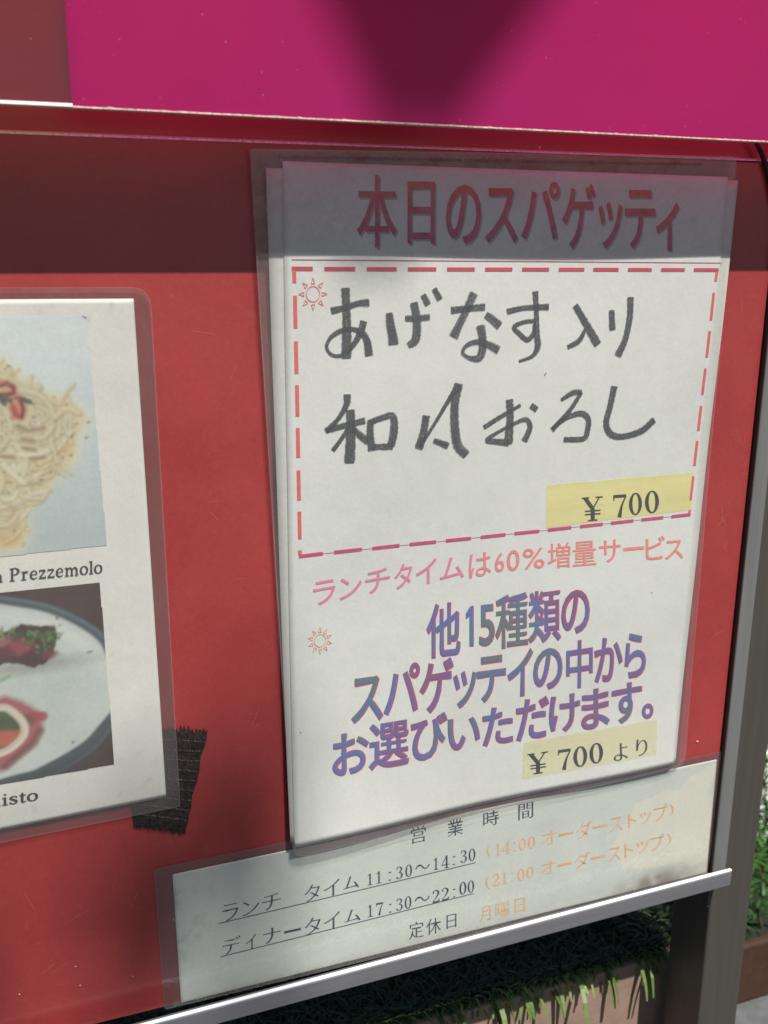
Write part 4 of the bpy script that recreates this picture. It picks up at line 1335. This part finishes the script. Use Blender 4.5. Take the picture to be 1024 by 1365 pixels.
mb = MB()
put_chars(mb, [('¥',(91.03,0.07,101.8,-0.12,102.61,-11.14,91.76,-10.85)),
('7',(107.25,-0.15,114.27,-0.28,115.13,-10.9,108.06,-10.71)),
('0',(115.48,0.05,122.31,-0.07,123.21,-10.5,116.34,-10.33)),
('0',(123.95,0.34,131.43,0.21,132.41,-10.42,124.88,-10.22))], PD, 0.2, mincho=True)
mb.build('price', M_ink_black, notice)
mb = MB()
put_chars(mb, [('¥',(70.16,-121.28,80.92,-121.65,81.54,-132.64,70.7,-132.18)),
('7',(86.19,-122.07,93.14,-122.32,93.82,-133.16,86.83,-132.86)),
('0',(94.39,-121.99,101.8,-122.24,102.53,-133.03,95.07,-132.71)),
('0',(103.04,-121.68,110.42,-121.93,111.21,-132.78,103.79,-132.47)),
('よ',(116.45,-124.09,124.37,-124.38,125.12,-133.56,117.15,-133.23)),
('り',(129.12,-123.96,135.43,-124.19,136.22,-133.18,129.88,-132.92))], PD, 0.2, mincho=True)
mb.build('price', M_ink_black, notice)

# pink wavy slogan
def pink_col(x, z, v):
    c1, c2 = lin((240, 146, 134)), lin((232, 138, 166))
    t = max(0.0, 1 - abs((x + 0) / 70.0))
    return tuple(c1[i] + (c2[i] - c1[i]) * min(1, t * 1.3) for i in range(3))
mb = MB()
put_chars(mb, [('ラ',(-32.32,-25.62,-22.74,-24.96,-22.8,-35.33,-32.44,-35.92)),
('ン',(-21.03,-25.27,-11.38,-24.61,-11.37,-34.14,-21.08,-34.74)),
('チ',(-9.85,-23.14,1,-22.38,1.1,-32.92,-9.82,-33.6)),
('タ',(2.88,-21.91,10.97,-21.34,11.14,-32.47,2.99,-32.97)),
('イ',(12.56,-21.18,21.96,-20.52,22.2,-31.53,12.74,-32.11)),
('ム',(23.49,-21.42,34.69,-20.65,34.99,-30.7,23.72,-31.4)),
('は',(36.89,-20.75,47.43,-20.02,47.85,-30.92,37.24,-31.57)),
('6',(49.17,-21.48,53.67,-21.17,54.04,-29.98,49.52,-30.26)),
('0',(54.91,-20.92,61.04,-20.5,61.49,-30.11,55.32,-30.49))], PD, 0.15, bold=0.008, colfun=pink_col)
put_chars(mb, [('%',(62.66,-20.73,73.44,-21,73.96,-30.49,63.11,-30.13)),
('増',(74.87,-19.49,86.32,-19.77,87.06,-31.55,75.52,-31.16)),
('量',(87.53,-19.98,99.57,-20.28,100.4,-31.85,88.26,-31.45)),
('サ',(101.19,-20.73,112.5,-21.01,113.34,-31.69,101.95,-31.31)),
('ー',(114.33,-25.33,125.39,-25.64,125.53,-27.23,114.45,-26.9)),
('ビ',(126.03,-21.42,136.49,-21.68,137.56,-33.02,127.02,-32.67)),
('ス',(136.74,-24.35,146.86,-24.62,147.79,-33.87,137.6,-33.53))], PD, 0.15, bold=0.008, colfun=pink_col)
mb.build('slogan', M_ink_attr, notice)

# three lines of blue lettering outlined in magenta
L1 = [('他',(17.75,-41.58,33.1,-41.5,33.81,-66.11,18.23,-65.9)),
('1',(36.19,-44.35,39.55,-44.34,40.16,-62.81,36.76,-62.77)),
('5',(42.48,-44.59,49.51,-44.57,50.25,-63.41,43.13,-63.33))] + [('種',(50.17,-41.14,65.73,-41.06,66.96,-66.06,51.15,-65.86)),
('類',(66.32,-41.19,82.26,-41.1,83.72,-65.73,67.52,-65.53)),
('の',(82.97,-43,97.13,-42.94,98.55,-63.6,84.19,-63.44))]
L2 = [('ス',(-16.2,-70.8,-2.3,-70.9,-2.15,-91.28,-16.23,-90.95)),
('パ',(-1.63,-67.24,14.62,-67.32,15.01,-89.89,-1.46,-89.52)),
('ゲ',(14.88,-66.92,30.54,-66.99,31.22,-92.16,15.31,-91.78)),
('ッ',(31.02,-74.58,41.83,-74.69,42.41,-92.03,31.49,-91.77))] + [('テ',(42.19,-69.25,56.06,-69.33,56.98,-91.16,42.93,-90.85)),
('イ',(57.16,-67.88,69.54,-67.94,70.71,-90.9,58.14,-90.62)),
('の',(70.21,-69.37,84.68,-69.46,85.88,-89.63,71.23,-89.32)),
('中',(87,-67.49,100.56,-67.55,102.22,-91.4,88.44,-91.1)),
('か',(101.85,-68.19,116.74,-68.26,118.51,-90.46,103.4,-90.14)),
('ら',(118.26,-68.04,129.6,-68.1,131.57,-90.63,120.05,-90.38))]
L3 = [('お',(-24.8,-95.17,-8.7,-95.26,-8.64,-114.66,-24.93,-114.32)),
('選',(-8.27,-93.21,9.94,-93.29,10.25,-115.09,-8.2,-114.69)),
('び',(11.28,-92.83,28.29,-92.9,28.84,-114.71,11.6,-114.35)),
('い',(29.13,-96.94,44.47,-97.05,45.02,-112.77,29.53,-112.47))] + [('た',(45.96,-94.54,61.05,-94.62,61.9,-113.59,46.63,-113.29)),
('だ',(62.77,-92.94,79.32,-93.01,80.5,-114.02,63.72,-113.7)),
('け',(79.98,-93.83,95.72,-93.9,96.97,-112.98,81.04,-112.69)),
('ま',(96.95,-93.43,111.66,-93.5,113.21,-114.03,98.29,-113.75)),
('す',(113.17,-93.06,129.68,-93.13,131.47,-113.92,114.73,-113.61)),
('。',(131.19,-106.05,137.18,-106.13,137.85,-113.57,131.82,-113.46))]
for L in (L1, L2, L3):
    mb = MB(); put_chars(mb, L, PD, 0.1, bold=0.010, grow=0.022, shift=(0.25, -0.2)); mb.build('lettering_outline', M_ink_outline, notice)
    mb = MB(); put_chars(mb, L, PD, 0.2, bold=0.005); mb.build('lettering', M_ink_blue, notice)

# handwriting in worn black marker
HW1 = [[(-23.82,82.75,2.45),(-18.18,83.9,2.2),(-13.44,85.33,2.2),(-9.06,85.62,2.77)],
[(-18.35,90.82,3.1),(-17.99,83.37,2.93),(-17.83,74.5,3.34),(-18.04,65,3.71)],
[(-11.05,78.37,2.6),(-12.29,74.37,2.41),(-15.84,68.9,1.87),(-20.14,65.78,1.48),(-24.12,66.26,1.29),(-25.98,69.18,1.28),(-24.35,72.7,1.46),(-20.57,75.01,1.83),(-15.83,75.7,1.66),(-11.72,74.18,2.24),(-9.59,70.89,2.63),(-8.8,65.71,3.02)],
[(-0.44,81.31,2.63),(0.09,76.8,3.21),(1.11,72.25,3.41),(1.33,69.88,3.81)],
[(6.45,79.39,2.09),(10.91,79.31,2.29),(16.39,79.75,2.11)],
[(9.82,85.11,3.03),(10.89,80.21,3.05),(11.19,74.29,3.26),(10.35,70.56,3.08),(7.78,68.97,2.3)],
[(13.74,88.12,2.26),(15.79,84.67,2.49)],
[(18.48,90.42,2.1),(20.77,86.6,2.49)],
[(26.15,82.15,2.62),(33.1,82.78,2.35),(40.54,83.22,2.57)],
[(35.59,88.44,3.31),(32.31,81.68,2.92),(29.38,76.2,2.94),(27.24,72.07,3.51)],
[(41.5,80.05,2.56),(44.08,78.33,2.99),(47.35,75.83,3.22)],
[(38.94,75.63,3.56),(39.93,71.3,3.2),(40.1,66.58,3.2),(38.54,63.03,2.8),(34.34,63.16,1.59),(31.25,65.33,1.29),(33.13,68.28,1.58),(37.9,69.47,2.19),(42.57,68.21,2.6),(47.11,66,3.24)],
[(-17.8,50.22,2.85),(-18.1,46.54,2.28),(-21.6,40.97,1.71),(-26.44,36.58,2.08)],
[(-26.44,36.58,1.89),(-19.29,38.23,2.29),(-10.69,39.83,2.31)],
[(-16.55,44.05,3.22),(-16.27,36,3.43),(-16.89,23.55,4.1)],
[(-17.54,36.83,1.72),(-20.67,32.5,1.53),(-23.7,28.74,1.73)],
[(-15.39,37.08,1.92),(-12.45,34.09,2.51),(-9.29,31.63,2.74)],
[(-8.13,39.69,2.51),(-8.31,34.6,2.73),(-7.49,28.08,3.12)],
[(-8.52,38.96,2.13),(-3.37,40.57,2.34),(1.22,41.09,2.53),(1.88,35.45,3.15),(0.73,29.1,2.96)],
[(-6.89,29,2.16),(1.04,28.7,2.58)],
[(15.65,40.15,2.99),(14.73,34.24,2.8),(12.79,27.38,3.42)],
[(13.19,27.94,1.42),(19.83,37.62,1.4),(25.84,46.93,1.8),(29.66,52.12,2.79)],
[(29.65,52.51,3.6),(28.21,44.13,3.2),(28.58,34.42,3.46),(30.15,27.27,3.49),(33.89,23.27,3.51)],
[(19.37,30.09,2.02),(25.5,27.56,2.64)]]
HW2 = [[(50.96,81.22,2.25),(58.71,82.58,2.04),(69.68,82.84,2.53)],
[(63.49,88.86,2.49),(64.27,80.79,2.07),(64.84,72.21,2.54),(65.5,66.79,2.56),(63.11,62.95,1.63),(57.07,60.97,1.04)],
[(63.84,77.39,1.61),(58.38,76.85,1.6),(54.23,75.02,1.82),(56.78,72.19,1.95),(60.56,69.73,2.07),(63.36,72.46,1.85),(63.54,76,1.38)],
[(82.61,83.09,2.57),(87.9,75.84,2.86),(94.15,67.11,3.39)],
[(87.82,73.21,1.42),(85.07,68.67,2.13),(79.9,66.17,1.78)],
[(100.12,80.87,2.39),(101.1,73.14,2.9)],
[(109.08,86.01,2.9),(109.36,77.85,2.69),(107.86,68.75,2.69),(104.72,61.88,3.19)],
[(41.87,34.21,1.87),(48.54,37.84,1.88),(58.42,42.68,1.41)],
[(53.14,44.92,3.04),(53.83,37.56,3.07),(53.44,26.81,3.79)],
[(53.43,27.04,2.86),(47.97,27.82,2.36),(43.53,28.77,2.11),(47.58,31.43,1.41),(54.83,34.61,1.53),(60.95,36.52,1.9),(63.31,34.14,2.17),(62.96,31.22,2.39),(61.13,27.48,2.65)],
[(63.66,42.2,2.37),(66.12,40.52,2.39)],
[(77.95,44,1.45),(83.16,46.69,2.18),(87.52,46.95,1.94)],
[(87.54,46.73,1.71),(82.34,39.26,1.94),(74.34,31.48,2.18)],
[(74.57,31.93,1.46),(81.25,36.13,1.95),(88.14,37.6,2.47),(91.85,34.88,2.49),(91.82,29.57,2.49),(89.93,26.43,2.24),(80.54,26.65,2.22)],
[(103.92,48.3,2.99),(102.46,39.64,2.75),(101.12,32.76,2.75),(103.77,27.72,2.79),(109.95,26.18,2.55),(119.34,28,2.83),(125.81,32.61,2.86)]]
def write(strokes, off):
    for i, S_ in enumerate(strokes):
        P = smooth_pts(S_, 12)
        A_ = np.array(P)
        # slightly unsteady edge
        for k in range(len(A_)):
            A_[k, 2] *= 1.28 + 0.07 * math.sin(k * 1.7 + i) + random.uniform(-.03, .03)
        vs, fs, uv = ribbon([tuple(p) for p in A_])
        n = len(vs)
        out = []
        for j, (x, z) in enumerate(vs):
            out.append(W(x, z, PD(x, z) + 0.12 + 0.02 * (i % 6) + 0.03 * j / n))
        M_H.add(out, fs, None, [(u + i * 37.7, v) for u, v in uv])
M_H = MB(); write(HW1[:12], 0); write(HW2[:7], 0); M_H.build('handwriting', M_marker, notice)
M_H = MB(); write(HW1[12:], 0); write(HW2[7:], 0); M_H.build('handwriting', M_marker, notice)

# specks and a scratch on the sheet
mb = MB()
for (x, z, r) in [(*p, 0.28) for p in [(69.32,54.83),(69.82,55.44),(-38.7,-91.14),(131.64,-48.96),(94.2,97.59),(15.87,-113.05)]]:
    mb.add([W(x + r * math.cos(t) * random.uniform(.6, 1.3), z + r * math.sin(t) * random.uniform(.6, 1.6), PD(x, z) + .13) for t in np.linspace(0, 6.28, 7, endpoint=False)], [tuple(range(7))])
tag(mb.build('dirt_specks', M_ink_black, notice), kind='stuff')
film('pouch_front', dense(po), up(1.3), 0.0, M_film, pouch, 26)

# ------------------------------------------------------------------ planter box with artificial turf behind the rail
M_box = simple('planter_board', (0.30, 0.205, 0.155), 0.75, 0.3, 0.12, 60, 0.0012)
M_soil = simple('turf_backing', (0.02, 0.026, 0.018), 0.95, 0.2, 0.3, 200)
px0, px1, pt = -0.42, 0.1945, ZB - 0.2957
planter = empty('planter_box', (0, 0.13, 0))
tag(planter, 'pinkish brown rectangular planter box behind the menu stand below the silver rail', 'planter')
def bxp(x0, x1, y0, y1, z0, z1, name, mat, bev=0.001):
    m_ = MB(); m_.box(x0, x1, y0 - 0.13, y1 - 0.13, z0, z1)
    return m_.build(name, mat, planter, bevel=bev)
bxp(px0, px1, 0.035, 0.043, 0.0, pt, 'front_wall', M_box)
bxp(px0, px1, 0.402, 0.410, 0.0, pt, 'back_wall', M_box)
bxp(px1 - 0.008, px1 - 0.0001, 0.0432, 0.4018, 0.0, pt - 0.0004, 'side_wall', M_box)
bxp(px0 + 0.0001, px0 + 0.008, 0.0432, 0.4018, 0.0, pt - 0.0004, 'side_wall', M_box)
bxp(px0 + 0.0082, px1 - 0.0082, 0.0434, 0.4016, pt - 0.05, pt - 0.004, 'turf_base', M_soil, 0)

m, nt, out = nodes('artificial_grass_blade')
a = nt.nodes.new('ShaderNodeVertexColor'); a.layer_name = 'Col'
p = bsdf(nt, None, a.outputs[0], 0.45, 0.4)
t = nt.nodes.new('ShaderNodeBsdfTranslucent')
nt.links.new(a.outputs[0], t.inputs[0])
mx = nt.nodes.new('ShaderNodeMixShader'); mx.inputs[0].default_value = 0.3
nt.links.new(p.outputs[0], mx.inputs[1]); nt.links.new(t.outputs[0], mx.inputs[2]); nt.links.new(mx.outputs[0], out.inputs[0])
M_blade = m

def blade(mb, base, dir0, L, w, droop, rs, c):
    """strip that leaves base along dir0 and bends down under its own weight"""
    p = Vector(base); d = Vector(dir0).normalized()
    side = d.cross(Vector((0, 0, 1)))
    if side.length < 0.1:
        side = Vector((1, 0, 0))
    side.normalize()
    side = (side + Vector((rs.uniform(-.5, .5), rs.uniform(-.5, .5), rs.uniform(-.2, .2)))).normalized()
    n = 5
    vs, cs, fs = [], [], []
    for k in range(n + 1):
        ww = w * (1 - 0.45 * (k / n) ** 3)
        vs += [p - side * ww / 2, p + side * ww / 2]
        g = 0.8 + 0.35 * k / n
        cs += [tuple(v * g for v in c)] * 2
        if k:
            fs.append((2 * k - 2, 2 * k - 1, 2 * k + 1, 2 * k))
        p = p + d * L / n
        d = (d + Vector((0, 0, -droop / n))).normalized()
    mb.add(vs, fs, cs)
greens = [(0.045, 0.10, 0.025), (0.07, 0.15, 0.03), (0.12, 0.20, 0.045), (0.17, 0.25, 0.06), (0.03, 0.07, 0.03)]
rs = random.Random(21)
turf_shade_greens = [(0.020, 0.045, 0.014), (0.032, 0.062, 0.018), (0.045, 0.08, 0.022), (0.06, 0.07, 0.03)]  # greens darkened to paint the shade behind the board
mb = MB()
for i in range(29000):
    x, y = rs.uniform(px0, px1 - 0.001), 0.040 + 0.36 * rs.random() ** 1.8
    if i < 4000: y = rs.uniform(.040, .054)
    if 5000 <= i < 8500: x, y = px1 - abs(rs.gauss(0, .007)), rs.uniform(.04, .40)
    a_ = rs.uniform(0, 6.28)
    d = (math.cos(a_) * .9, math.sin(a_) * .9 + (.7 if y < .05 else -.2), rs.uniform(.15, .9))
    blade(mb, (x, y, pt + (.0005 if y < .046 or x > px1 - .009 else -.004)), d, rs.uniform(.009, .02) * (.6 if y < .046 else 1), rs.uniform(.0008, .0015), rs.uniform(.5, 3), rs, rs.choice(turf_shade_greens))
tag(mb.build('turf_grass', M_blade), 'short artificial turf covering the top of the brown planter box', 'artificial turf', kind='stuff')
mb = MB()
tufts = [(54.23,-301.9),(69.67,-295.89),(82.39,-296.27),(97.05,-294.21),(104.44,-292.42),(116.75,-293.01),(129.2,-292.59),(132.55,-292.04),(144.83,-293.01),(150.7,-292.14),(157.1,-291.4),(163.6,-291.18),(178.69,-289.74),(184.77,-288.85),(34.52,-300.62),(9.03,-301.19),(-15.68,-302.68)]
for (x, z) in tufts:
    if rs.random() < .2: continue
    for k in range(rs.choice((2, 3, 5, 7))):
        bx = x / 1000 + rs.gauss(0, .0032)
        d = (rs.gauss(-.05, .55), -1.0, rs.uniform(-.4, .5))
        L = rs.uniform(.011, .030)
        if rs.random() < 0.2: L *= 1.2
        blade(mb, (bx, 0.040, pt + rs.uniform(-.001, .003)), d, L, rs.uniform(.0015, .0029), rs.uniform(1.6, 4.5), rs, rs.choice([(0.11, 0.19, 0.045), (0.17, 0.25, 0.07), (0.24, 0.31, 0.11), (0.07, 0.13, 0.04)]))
for i in range(620):
    bx = rs.choice([rs.uniform(px0, px1), rs.choice(tufts)[0] / 1000 + rs.gauss(0, .006)])
    d = (rs.gauss(0, .9), -.6, rs.uniform(-.3, .6))
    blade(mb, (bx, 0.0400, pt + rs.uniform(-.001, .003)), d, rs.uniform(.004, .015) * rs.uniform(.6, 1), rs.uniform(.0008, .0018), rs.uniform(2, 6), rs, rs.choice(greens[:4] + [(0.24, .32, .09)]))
for dx, dz in ((.03, -.004), (.034, -.014), (.022, -.012), (.028, .002)):
    blade(mb, (px1 - 0.014, 0.038, pt + 0.003), (dx, -.012, .006 + dz * .3), .030 + dz * .3, .0009, 1.2, rs, (0.08, 0.13, 0.06))
tag(mb.build('hanging_grass', M_blade), 'long green artificial grass blades hanging over the front edge of the brown planter box', 'artificial grass', kind='stuff')

# ------------------------------------------------------------------ potted plant behind, to the right of the post
M_pot = simple('dark_brown_pot', (0.060, 0.028, 0.018), 0.7, 0.3, 0.2, 60)
M_stem = simple('plant_stem', (0.08, 0.07, 0.03), 0.8, 0.2, 0.2, 100)
def shrub(loc, w, dp, h, n_st, label, seed, cmul=1.0, box=True, leafl=.03):
    rs = random.Random(seed)
    root = empty('potted_plant', loc)
    tag(root, label, 'plant')
    st_mb, lf = MB(), MB()
    for i in range(n_st):
        bx, by = rs.uniform(-w / 2, w / 2), rs.uniform(-dp / 2, dp / 2)
        hh = h * rs.uniform(.55, 1.0)
        lean = Vector((rs.gauss(0, .18), rs.gauss(0, .18), 1)).normalized()
        prev = Vector((bx, by, 0))
        n = 6
        last = None
        for k in range(n + 1):
            t = k / n
            p = Vector((bx, by, 0)) + lean * hh * t + Vector((rs.gauss(0, .003), rs.gauss(0, .003), 0))
            r = .0022 * (1 - .6 * t)
            ringp = [p + Vector((r * math.cos(q), r * math.sin(q), 0)) for q in (0, 2.09, 4.19)]
            b0 = len(st_mb.v)
            st_mb.add(ringp, [])
            if last is not None:
                for q in range(3):
                    st_mb.f.append((last + q, last + (q + 1) % 3, b0 + (q + 1) % 3, b0 + q))
            last = b0
            if t > .08:
                m_ = rs.choice((7, 9, 10))
                a0 = rs.uniform(0, 6.28)
                for q in range(m_):
                    a_ = a0 + q * 6.283 / m_ + rs.gauss(0, .15)
                    d = Vector((math.cos(a_), math.sin(a_), rs.uniform(.1, .8)))
                    g = rs.uniform(.7, 1.3) * cmul
                    blade(lf, p, d, leafl * rs.uniform(.75, 1.25), .0034, rs.uniform(.3, 1.3), rs, (0.055 * g, 0.145 * g, 0.028 * g))
    tag(st_mb.build('stems', M_stem, root), kind='stuff')
    o = lf.build('foliage', M_blade, root)
    tag(o, kind='stuff')
    return root
def trough(loc, w, dp, h, label):
    root = empty('plant_trough', loc)
    tag(root, label, 'plant pot')
    m_ = MB(); m_.box(-w / 2, w / 2, -dp / 2, -dp / 2 + .012, 0, h); m_.build('front_wall', M_pot, root, bevel=.003)
    m_ = MB(); m_.box(-w / 2, w / 2, dp / 2 - .012, dp / 2, 0, h); m_.build('back_wall', M_pot, root, bevel=.003)
    for s_ in (-1, 1):
        m_ = MB(); m_.box(s_ * w / 2 - (.012 if s_ > 0 else 0), s_ * w / 2 + (.012 if s_ < 0 else 0), -dp / 2 + .0122, dp / 2 - .0122, 0, h - .0005); m_.build('side_wall', M_pot, root)
    m_ = MB(); m_.box(-w / 2 + .0125, w / 2 - .0125, -dp / 2 + .0125, dp / 2 - .0125, 0.001, h - .02); m_.build('soil', M_soil, root)
trough((1.00, 0.475, 0.0122), 1.00, 0.17, 0.078, 'dark brown plant trough on the grey kerb at the lower right')
for i in range(3):
    shrub((0.66 + i * .27, 0.475, 0.066), .27, .13, .25, 20, ('bright green narrow-leaved plant in the brown trough nearest the grey post', 'middle narrow-leaved green plant of the brown trough', 'rightmost narrow-leaved green plant of the brown trough')[i], 31 + i)
for i in range(3):
    shrub((0.98 + i * .36, 1.00 + .05 * i, 0.010), .36, .20, .52, 22, ('taller dark green shrub standing on the pavement behind the brown trough', 'second dark green shrub further behind the trough', 'rightmost dark green shrub behind the trough')[i], 51 + i, .55, leafl=.04)

# crumpled grey plastic beside the post
def bagmesh():
    mb = MB()
    n, k = 18, 12
    rs = random.Random(3)
    for j in range(k + 1):
        for i in range(n):
            a_ = 6.283 * i / n
            ph = math.pi * j / k
            r = .028 * (1 + .18 * math.sin(3 * a_ + j) * math.sin(ph) + rs.uniform(-.07, .07))
            mb.v.append((r * math.sin(ph) * math.cos(a_), r * math.sin(ph) * math.sin(a_), .05 - .05 * math.cos(ph)))
            mb.c.append((1, 1, 1)); mb.uv.append((0, 0))
    for j in range(k):
        for i in range(n):
            mb.f.append((j * n + i, j * n + (i + 1) % n, (j + 1) * n + (i + 1) % n, (j + 1) * n + i))
    return mb
m, nt, out = nodes('grey_wrinkled_plastic')
n1 = noise(nt, 90, 4)
bsdf(nt, out, mixc(nt, rng_map(nt, n1, 0.35, 0.65), (0.10, 0.12, 0.15), (0.42, 0.45, 0.50)), 0.25, 0.6, nrm=bump(nt, n1, 0.7, 0.003))
bag = bagmesh().build('plastic_bundle', m, None, smooth=True)
bag.location = (0.425, 0.275, 0.002)
tag(bag, 'crumpled grey plastic bundle at the foot of the post beside the kerb', 'plastic bundle')

# ------------------------------------------------------------------ unseen pennants, added to cast the pointed shadow on the header
M_flag = simple('shade_pennant_cloth', (0.12, 0.05, 0.07), 0.9, 0.2, 0.1, 60)
flags = empty('shade_pennants', (0, 0, 0))
tag(flags, 'unseen dark cloth pennants added above the stand to cast the header shadow', 'shadow caster')
tip0 = Vector(W(*(1.87,145.58), 30)) + sdir * 1.6
mb = MB()
mb.box(tip0.x - 1.0, tip0.x + 1.0, tip0.y - .002, tip0.y + .002, tip0.z + .15, tip0.z + .154)
mb.build('cord', M_flag, flags)
for k in (-2, -1, 0, 1, 2):
    x = tip0.x + k * 0.238
    mb = MB()
    zt_ = tip0.z + .15
    wl, wr_ = .092, .130
    vs = [(x - wl, tip0.y - .0008, zt_), (x + wr_, tip0.y - .0008, zt_), (x + .010, tip0.y - .0008, tip0.z), (x - .014, tip0.y - .0008, tip0.z),
          (x - wl, tip0.y + .0008, zt_), (x + wr_, tip0.y + .0008, zt_), (x + .010, tip0.y + .0008, tip0.z), (x - .014, tip0.y + .0008, tip0.z)]
    mb.add(vs, [(0, 3, 2, 1), (4, 5, 6, 7), (0, 4, 7, 3), (1, 2, 6, 5), (2, 3, 7, 6)])
    mb.build('shade_pennant', M_flag, flags)

# ------------------------------------------------------------------ unseen leafy branch, added to lay blurred shade on the lower board
branch = empty('shade_branch', (0, 0, 0))
tag(branch, 'unseen leafy branch added high above the stand to shade the lower board', 'tree branch')
c0 = Vector(W(-112, -172, 0)) + sdir * 5.2
rs = random.Random(77)
M_leaf = simple('shade_leaf', (0.05, 0.11, 0.03), 0.6, 0.4, 0.3, 60)
M_bark = simple('shade_bark', (0.10, 0.075, 0.05), 0.9, 0.2, 0.3, 60)
ux = Vector((1, 0, 0)); uz = Vector((0, 0.25, 1)).normalized()
mb = MB()
for i in range(8):
    p = c0 + uz * .02 + ux * (i * .09 - .66) + uz * (.015 * math.sin(i)); q = p + ux * .09
    r0 = .006
    mb.add([p + Vector((0, r0 * math.cos(t), r0 * math.sin(t))) for t in (0, 2.09, 4.19)] + [q + Vector((0, r0 * math.cos(t), r0 * math.sin(t))) for t in (0, 2.09, 4.19)], [(0, 1, 4, 3), (1, 2, 5, 4), (2, 0, 3, 5)])
mb.build('branch', M_bark, branch)
base_leaf = None
for i in range(9):
    p = c0 + ux * max(-.09, min(.05, rs.gauss(-.01, .045))) + uz * max(-.05, min(.03, rs.gauss(0, .03))) + Vector((0, rs.uniform(-.012, .012), 0))
    if base_leaf is None:
        m_ = MB()
        m_.add([(-.03, 0, 0), (-.015, .011, .002), (.01, .012, .003), (.034, 0, 0), (.01, -.012, .003), (-.015, -.011, .002), (0, 0, -.002)], [(0, 6, 1), (1, 6, 2), (2, 6, 3), (3, 6, 4), (4, 6, 5), (5, 6, 0)])
        o = m_.build('leaf', M_leaf, branch); base_leaf = o
    else:
        o = base_leaf.copy(); col.objects.link(o); o.parent = branch
    o.location = p
    o.rotation_euler = (rs.uniform(-.6, .6), rs.uniform(-.6, .6), rs.uniform(0, 6.28))
